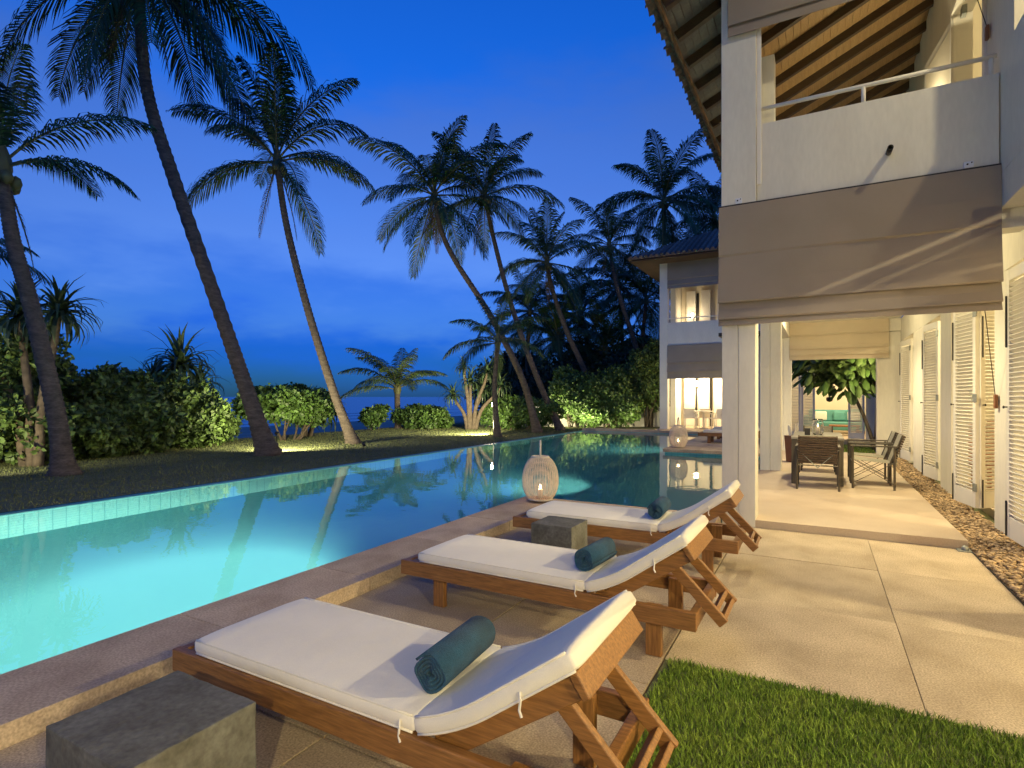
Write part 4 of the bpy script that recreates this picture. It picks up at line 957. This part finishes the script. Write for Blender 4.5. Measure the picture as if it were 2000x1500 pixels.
TR = {
'P1': [(-12.09, 4.99, .02), (-12.23, 4.91, 1.22), (-12.61, 4.7, 3.09), (-12.91, 4.54, 4.3), (-13.09, 4.44, 5.61)],
'P2': [(-11.84, 9.12, .02), (-12.28, 8.88, 1.51), (-12.77, 8.61, 3.15), (-13.87, 8.0, 6.79), (-14.42, 7.7, 8.8), (-14.59, 7.61, 10.44), (-14.62, 7.59, 12.1)],
'P3': [(-12.43, 12.56, .02), (-12.98, 12.26, 1.68), (-13.66, 11.88, 4.18), (-14.21, 11.58, 6.67), (-14.47, 11.44, 8.58)],
'P4': [(-9.86, 20.03, .02), (-10.4, 19.73, 2.17), (-11.47, 19.14, 4.62), (-12.73, 18.45, 6.87), (-13.23, 18.17, 8.1), (-13.48, 18.04, 9.43)],
'P5': [(-9.58, 21.67, .02), (-10.43, 21.2, 2.21), (-11.38, 20.67, 5.24), (-12.04, 20.31, 8.05), (-12.39, 20.12, 9.89)],
'SP': [(-9.99, 17.1, .02), (-10.09, 17.05, 1.72), (-9.99, 17.1, 3.32)],
'YP': [(-16.58, 19.52, .02), (-16.62, 19.5, 1.1), (-16.62, 19.5, 1.75)],
'P6': [(-9.45, 26.76, .02), (-10.35, 26.26, 2.86), (-11.07, 25.87, 4.66), (-11.7, 25.52, 6.72), (-11.97, 25.37, 8.13)],
'P7': [(-7.84, 29.93, .02), (-8.56, 29.53, 3.79), (-9.16, 29.2, 5.99), (-9.64, 28.94, 7.92), (-9.89, 28.8, 9.57)],
'P8': [(-7.47, 31.27, .02), (-7.52, 31.24, 6.43), (-7.55, 31.23, 12.26)],
'P9': [(-4.77, 35.04, .02), (-5.17, 34.82, 6.75), (-5.44, 34.68, 11.89)],
'B1': [(-17.31, 33.63, .02), (-17.41, 33.79, 4.06), (-17.26, 33.88, 7.2)], 'B2': [(-14.79, 37.52, .02), (-14.47, 37.7, 4.2), (-14.95, 37.43, 7.51)],
'B3': [(-13.5, 40.51, .02), (-13.0, 40.79, 4.34), (-13.16, 40.7, 9.73)], 'B4': [(-10.38, 37.66, .02), (-10.54, 37.58, 4.76), (-10.32, 37.69, 7.9)],
'B5': [(-14.76, 32.97, .02), (-14.61, 33.05, 3.27), (-14.76, 32.97, 5.25)], 'B6': [(-12.15, 34.4, .02), (-12.01, 34.48, 2.61), (-12.09, 34.44, 4.26)],
'B7': [(-8.2, 41.15, .02), (-8.2, 41.15, 6.4), (-8.04, 41.24, 10.81)], 'B0': [(-17.2, 4.9, .02), (-17.1, 4.94, 2.6), (-17.0, 4.99, 4.6)]}
palm(TR['P1'], 'leaning coconut palm at the far left edge, in front of the shrubs', .78, .16, .105, 10, 3, 0, 4.5)
palm(TR['P2'], 'tallest coconut palm, its crown cut by the top of the picture', 1.28, .19, .115, 27, 8, 1, 8)
palm(TR['P3'], 'slim coconut palm with pale lower trunk beside the lit bush', 1.0, .145, .085, 16, 21, 0, 6.8, upbias=1.25)
palm(TR['P4'], 'strongly bent coconut palm, left one of the crossing pair beyond the pool', 1.02, .135, .085, 21, 14, 0, 7.5)
palm(TR['P5'], 'bent coconut palm, right one of the crossing pair beyond the pool', 1.0, .13, .08, 19, 33, 0, 7)
palm(TR['SP'], 'thin short palm beside the lit garden post', .62, .11, .07, 12, 41, 0, 6, nuts=False)
palm(TR['YP'], 'young yellow-green palm with a short trunk lit from below near the sea', .80, .14, .12, 18, 52, 0, 4, meshes=FRY, nring=16, nuts=False, group='young palms', name='young_palm')
palm(TR['P6'], 'leaning coconut palm rising behind the lit hedge', 1.0, .15, .10, 20, 61, 0, 7.5)
palm(TR['P7'], 'small crowned leaning palm between the hedge and the distant wing', .92, .16, .09, 15, 72, 0, 6)
palm(TR['P8'], 'tall upright palm standing above the roof of the distant wing', 1.2, .17, .11, 24, 84, 0, 8)
palm(TR['P9'], 'palm mostly hidden behind the near white column', 1.0, .2, .12, 22, 95, 0, 8)
bl = ['dark background palm at the sea end of the grove', 'dark background palm behind the leaning hedge palm', 'dark tall background palm in the middle of the grove', 'dark background palm close to the distant wing', 'low dark background palm behind the crossing pair', 'lowest dark background palm behind the hedge', 'dark background palm over the ridge of the distant wing']
for k in range(1, 8): palm(TR['B%d' % k], bl[k-1], 1.25, .18, .12, 24, 200+k, 0, 8, nring=24, nuts=False, group='dark palms of the grove')
palm(TR['B0'], 'palm with only frond tips showing at the left edge', .55, .17, .11, 12, 301, 2, 7, nring=24, nuts=False)

# ------------------------------------------------------------------ shrubs
def leaf_cloud(name, blobs, n, ll, lw, mat, seed, m=6, shell=.72):
    rg = np.random.default_rng(seed); vol = np.array([b[1][0]*b[1][1]*b[1][2] for b in blobs])**.67; pick = rg.choice(len(blobs), n, p=vol/vol.sum())
    C = np.array([b[0] for b in blobs])[pick]; S = np.array([b[1] for b in blobs])[pick]
    d = rg.normal(size=(n, 3)); d /= np.linalg.norm(d, axis=1)[:, None]; r = rg.uniform(shell**3, 1, n)**(1/3)
    ang = np.arctan2(d[:, 1], d[:, 0]); lump = 1+.16*np.sin(ang*5+pick*1.7)*np.cos(d[:, 2]*6+pick)+rg.normal(0, .11, n)
    pos = C+d*S*(r*lump)[:, None]; out = d/S; out /= np.linalg.norm(out, axis=1)[:, None]; out[:, 2] += .35; out /= np.linalg.norm(out, axis=1)[:, None]
    keep = pos[:, 2] > .05; pos, out = pos[keep], out[keep]; n = len(pos)
    ref = np.where(np.abs(out[:, 2:3]) < .9, [[0, 0, 1.]], [[1., 0, 0]]); s = np.cross(out, ref); s /= np.linalg.norm(s, axis=1)[:, None]; u = np.cross(s, out)
    V_, F_ = [], []; off = 0
    for k in range(m):
        a = 2*np.pi*k/m+rg.uniform(-.4, .4, n); rad = s*np.cos(a)[:, None]+u*np.sin(a)[:, None]; tilt = rg.uniform(.25, 1.0, n)[:, None]
        ax = rad*np.cos(tilt)+out*np.sin(tilt); sd = np.cross(ax, out); sd /= (np.linalg.norm(sd, axis=1)[:, None]+1e-6)
        L_ = ll*rg.uniform(.7, 1.25, (n, 1)); W_ = lw*rg.uniform(.8, 1.2, (n, 1)); b = pos+rg.normal(0, ll*.25, (n, 3)); fold = out*.15*L_
        v = np.stack([b, b+ax*L_*.6+sd*W_+fold, b+ax*L_, b+ax*L_*.6-sd*W_+fold], 1).reshape(-1, 3); i = np.arange(n)*4+off
        V_.append(v); F_.append(np.stack([i, i+1, i+2], 1)); F_.append(np.stack([i, i+2, i+3], 1)); off += n*4
    return tri_mesh(name, np.concatenate(V_), np.concatenate(F_), mat)
def shrub(label, loc, blobs, n, ll, lw, mat, seed, stems=5, group='shrubs along the garden edge', name='garden_shrub', cat='shrub', stem_h=.7, stem_r=.03):
    t = thing(name, label, cat, loc, 0, group); r = random.Random(seed)
    extra = []
    for (c, s) in blobs:
        for k in range(7):
            a, v = r.uniform(0, 6.28), r.uniform(-.35, 1); q = math.sqrt(1-v*v); f = r.uniform(.22, .42)
            extra.append(((c[0]+s[0]*q*math.cos(a)*.9, c[1]+s[1]*q*math.sin(a)*.9, c[2]+s[2]*v*.9), (s[0]*f, s[1]*f, s[2]*f)))
    mains = blobs; blobs = [(c, tuple(k*.86 for k in s)) for c, s in blobs]+extra
    link('foliage', leaf_cloud('foliage', blobs, n, ll, lw, mat, seed), t)
    st = MB()
    for k in range(stems):
        c, s = r.choice(mains); a = r.uniform(0, 6.28); bx_, by_ = c[0]*.55+r.uniform(-.2, .2), c[1]*.55+r.uniform(-.2, .2)
        tp = Vector((c[0]+s[0]*.5*math.cos(a), c[1]+s[1]*.5*math.sin(a), c[2]+s[2]*.4)); b0 = Vector((bx_, by_, -.05)); md = b0.lerp(tp, .5)+Vector((r.uniform(-.15, .15), r.uniform(-.15, .15), -.05))
        st.tube([b0, b0.lerp(md, .5)+Vector((r.uniform(-.06, .06), r.uniform(-.06, .06), 0)), md, tp], [stem_r, stem_r*.85, stem_r*.65, stem_r*.3], 6)
    st.build('stems', TWIG, t, smooth=True); return t
shrub('dark leafy shrub at the left picture edge behind the leaning palm', (-15.6, 5.4, 0), [((0, -.2, 1.5), (1.5, 1.3, 1.25)), ((-.8, .9, 1.0), (1.3, 1.2, 1.0)), ((.4, -.9, 1.0), (1.2, 1.1, 1.0)), ((.9, .2, .6), (.9, .9, .6))], 3000, .17, .045, LEAFD, 1, 8)
shrub('dark leafy shrub just right of the leaning palm trunk', (-15.5, 7.2, 0), [((0, 0, .95), (1.25, 1.2, 1.0)), ((.3, .7, .75), (1.1, .9, .8)), ((.6, -.4, .55), (.9, .8, .6))], 2600, .17, .045, LEAFD, 2, 7)
shrub('dark leafy shrub in the middle of the left hedge', (-16.0, 8.9, 0), [((0, 0, .95), (1.2, 1.1, .95)), ((.5, .6, .65), (1.0, .9, .7)), ((-.4, -.5, 1.0), (.9, .9, .8))], 2400, .17, .045, LEAFD, 3, 7)
shrub('leafy shrub ending the left hedge beside the sand', (-16.9, 10.1, 0), [((0, 0, .8), (.95, .9, .8)), ((.35, .75, .55), (.75, .6, .55))], 1900, .17, .045, LEAFD, 4, 6)
shrub('bright lit round bush with pale stems behind the tallest palm', (-15.4, 12.4, 0), [((0, 0, 1.15), (1.15, 1.15, .55)), ((.35, .8, 1.0), (.95, .95, .55)), ((-.7, -.55, 1.15), (.65, .65, .4))], 2300, .15, .045, LEAFB, 5, 9, stem_r=.045)
shrub('small lit shrub standing alone before the sea', (-16.85, 18.1, 0), [((0, 0, .55), (.4, .4, .38)), ((.1, .45, .75), (.3, .3, .25))], 380, .16, .05, LEAFB, 6, 4)
shrub('low rounded shrub right of the young palm', (-15.7, 19.9, 0), [((0, 0, .5), (.95, .9, .55)), ((.5, .5, .4), (.7, .7, .45))], 1500, .15, .045, LEAFB, 7, 5)
shrub('yellow-green shrub around the lit garden post', (-11.6, 21.2, 0), [((0, 0, .7), (.9, .8, .65)), ((.9, .5, .75), (.9, .8, .6)), ((-1, .3, .7), (.8, .8, .6))], 2100, .14, .04, LEAFB, 8, 8)
shrub('lit hedge shrub left of the hedge centre by the pool end', (-10.0, 24.2, 0), [((0, 0, 1.55), (1.25, 1.0, 1.15)), ((.6, .2, .9), (1.0, .9, .9))], 2500, .15, .045, LEAFB, 9, 9)
shrub('brightest yellow-green hedge shrub near the end of the pool', (-8.5, 24.7, 0), [((0, 0, 1.5), (1.2, 1.0, 1.25)), ((.5, -.2, .9), (.9, .8, .85))], 2500, .15, .045, LEAFB, 10, 9)
shrub('tall shrub with open stems against the distant wing', (-7.0, 26.2, 0), [((0, 0, 2.1), (1.15, 1.1, 1.35)), ((.2, -.3, 3.0), (.9, .8, .8))], 2700, .15, .04, LEAFD, 11, 10, stem_r=.045)
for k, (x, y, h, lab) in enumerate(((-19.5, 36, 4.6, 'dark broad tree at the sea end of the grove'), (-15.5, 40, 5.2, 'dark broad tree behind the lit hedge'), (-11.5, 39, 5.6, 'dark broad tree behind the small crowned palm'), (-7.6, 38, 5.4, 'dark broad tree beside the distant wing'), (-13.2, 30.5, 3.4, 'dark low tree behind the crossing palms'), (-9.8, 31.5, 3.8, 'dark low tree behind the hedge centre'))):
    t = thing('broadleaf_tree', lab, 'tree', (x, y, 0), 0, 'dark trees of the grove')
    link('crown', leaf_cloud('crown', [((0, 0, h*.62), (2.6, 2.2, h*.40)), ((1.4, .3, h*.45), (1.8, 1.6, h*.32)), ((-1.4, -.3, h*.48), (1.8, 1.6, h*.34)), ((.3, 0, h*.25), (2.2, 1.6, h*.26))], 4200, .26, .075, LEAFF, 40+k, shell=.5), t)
    MB().tube([(0, 0, -.1), (.1, 0, h*.3), (-.1, .1, h*.6)], [.22, .17, .08], 8).build('trunk', TWIG, t, smooth=True)

# ------------------------------------------------------------------ pandanus
def pandanus(label, loc, heads, seed, ll=1.0, trunk=True):
    t = thing('pandanus', label, 'pandanus', loc, 0, 'pandanus plants'); r = random.Random(seed); tr = MB()
    for (hx, hy, hz, sc, n) in heads:
        mb = MB()
        for k in range(n):
            a = k*2.39996; pit = R(86)-R(112)*(k/n)**.8+r.uniform(-.15, .15); L_ = ll*sc*r.uniform(.8, 1.15); x = z = 0; pts = []; N_ = 7
            for i in range(N_+1):
                pts.append((x, z)); p = pit-R(150)*(i/N_)**1.5*r.uniform(.7, 1.1)*(1 if k > n*.12 else .4); x += math.cos(p)*L_/N_; z += math.sin(p)*L_/N_
            ca, sa = math.cos(a), math.sin(a); o = len(mb.v)
            for i, (x, z) in enumerate(pts):
                w = .05*sc*(1-(i/N_)**2.2)+.003; nx, ny = -sa, ca
                mb.v += [(hx+x*ca+nx*w, hy+x*sa+ny*w, hz+z+.3*w), (hx+x*ca, hy+x*sa, hz+z), (hx+x*ca-nx*w, hy+x*sa-ny*w, hz+z+.3*w)]
            for i in range(N_): b = o+i*3; mb.f += [(b, b+3, b+4, b+1), (b+1, b+4, b+5, b+2)]
        mb.build('leaf_rosette', STRAP, t)
        if trunk: tr.tube(spline([(hx*.15, hy*.15, -.1), (hx*.35, hy*.35, hz*.45), (hx*.8, hy*.8, hz*.8), (hx, hy, hz+.03)], 10), [.10-.005*i for i in range(11)], 7)
    if trunk: tr.build('trunk', TWIG, t, smooth=True)
    return t
pandanus('branching pandanus behind the leaning palm at the left edge', (-14.1, 5.3, 0), [(-.35, -.1, 3.1, .95, 75), (.45, .25, 3.15, .95, 75), (-1.2, -.5, 2.9, .9, 60)], 5)
pandanus('pandanus with shaggy hanging leaves rising above the left hedge', (-18.9, 11.1, 0), [(0, 0, 2.45, 1.5, 95), (-.5, -.6, 1.9, 1.1, 60), (.3, .5, 1.8, 1.1, 60)], 6)
pandanus('spiky pandanus behind the bright lit bush', (-16.2, 14.0, 0), [(0, 0, 1.05, 1.15, 60), (.4, .7, .9, 1.0, 50)], 7)
pandanus('many headed pandanus tree left of the lit garden post', (-13.3, 20.4, 0), [(0, 0, 2.1, .8, 44), (.7, .3, 2.5, .8, 44), (-.7, -.3, 1.5, .8, 44), (.3, .5, 1.7, .8, 40), (1.2, .6, 1.9, .8, 40), (-.2, -.2, 2.7, .7, 36)], 8)

# ------------------------------------------------------------------ garden wall and garden lamps
gw = thing('boundary_wall', 'low cream garden wall behind the lit hedge', 'wall', (0, 0, 0)); MB().beam((-13.2, 23.6, .45), (-5.95, 27.2, .45), .18, .94).build('wall_body', WALL, gw); MB().beam((-13.22, 23.59, .95), (-5.93, 27.21, .95), .24, .06).build('wall_cap', WALL, gw)
def ground_spot(loc, target, e, lab, ang=100, h=.13):
    t = thing('garden_spotlight', lab, 'spotlight', loc, 0, 'garden spotlights')
    MB().tube([(0, 0, -.03), (0, 0, h-.03)], .012, 6).build('spike', DARKM, t)
    d = (Vector(target)-Vector(loc)).normalized(); a = Vector((0, 0, h)); MB().tube([a-d*.05, a+d*.05], .04, 12).build('housing', DARKM, t); MB().tube([a+d*.05, a+d*.056], .035, 12).build('lens', BULB, t)
    lamp('SPOT', t, tuple(a+d*.08), e, (1, .88, .52), .03, tuple(a+d), R(ang), .7)
ground_spot((-12.15, 9.6, .02), (-13.6, 11.4, .1), 1000, 'small garden spotlight hidden behind the base of the tallest palm', 165, .5)
ground_spot((-10.6, 17.6, .02), (-15.2, 19.1, 1.0), 1900, 'small lit garden spotlight beside the thin short palm', 145, .32)
ground_spot((-8.95, 22.9, .02), (-8.5, 24.9, 1.5), 320, 'small garden spotlight at the pool end in front of the bright hedge', 140)
ground_spot((-10.3, 22.7, .02), (-10.2, 24.4, 1.3), 300, 'small garden spotlight left of the pool end below the hedge', 140)
ground_spot((-6.9, 23.3, .14), (-7.2, 26, 2.0), 110, 'small garden spotlight by the corner of the distant wing', 120)
ground_spot((-13.0, 3.3, .02), (-16, 7.6, 1.0), 330, 'unseen spotlight added outside the left picture edge to brighten the hedge', 120, .3)  # added fill lamp, out of view, that brightens the left hedge
ground_spot((-10.9, 11.4, .02), (-12.7, 12.5, 1.5), 90, 'small garden spotlight below the slim palm with pale trunk', 70)
ground_spot((-2.75, 20.4, .135), (-4.3, 23, 3.4), 170, 'small spotlight added on the far deck to brighten the distant wing', 120, .2)  # added lamp giving the distant wing some front light
t = thing('garden_post_lamp', 'lit garden post lamp by the thin short palm', 'lamp', (-10.75, 18.1, .02))
MB().tube([(0, 0, -.05), (0, 0, 1.05)], .03, 8).build('post', DARKM, t); MB().lathe([(.05, 1.05), (.075, 1.08), (.075, 1.2), (.03, 1.25), (.001, 1.26)], 12).build('lamp_head', BULB, t, smooth=True)
lamp('POINT', t, (0, -.12, 1.15), 60, (1, .8, .42), .06)

inner = link('inner_leaves', leaf_cloud('inner_leaves', [((-.75, 0, 2.75), (1.35, 1.0, .85)), ((-1.2, .1, 2.55), (.8, .7, .6)), ((-.2, .1, 2.45), (.8, .8, .75))], 420, .26, .06, LEAFD, 71, shell=.2), CT); inner['kind'] = 'stuff'
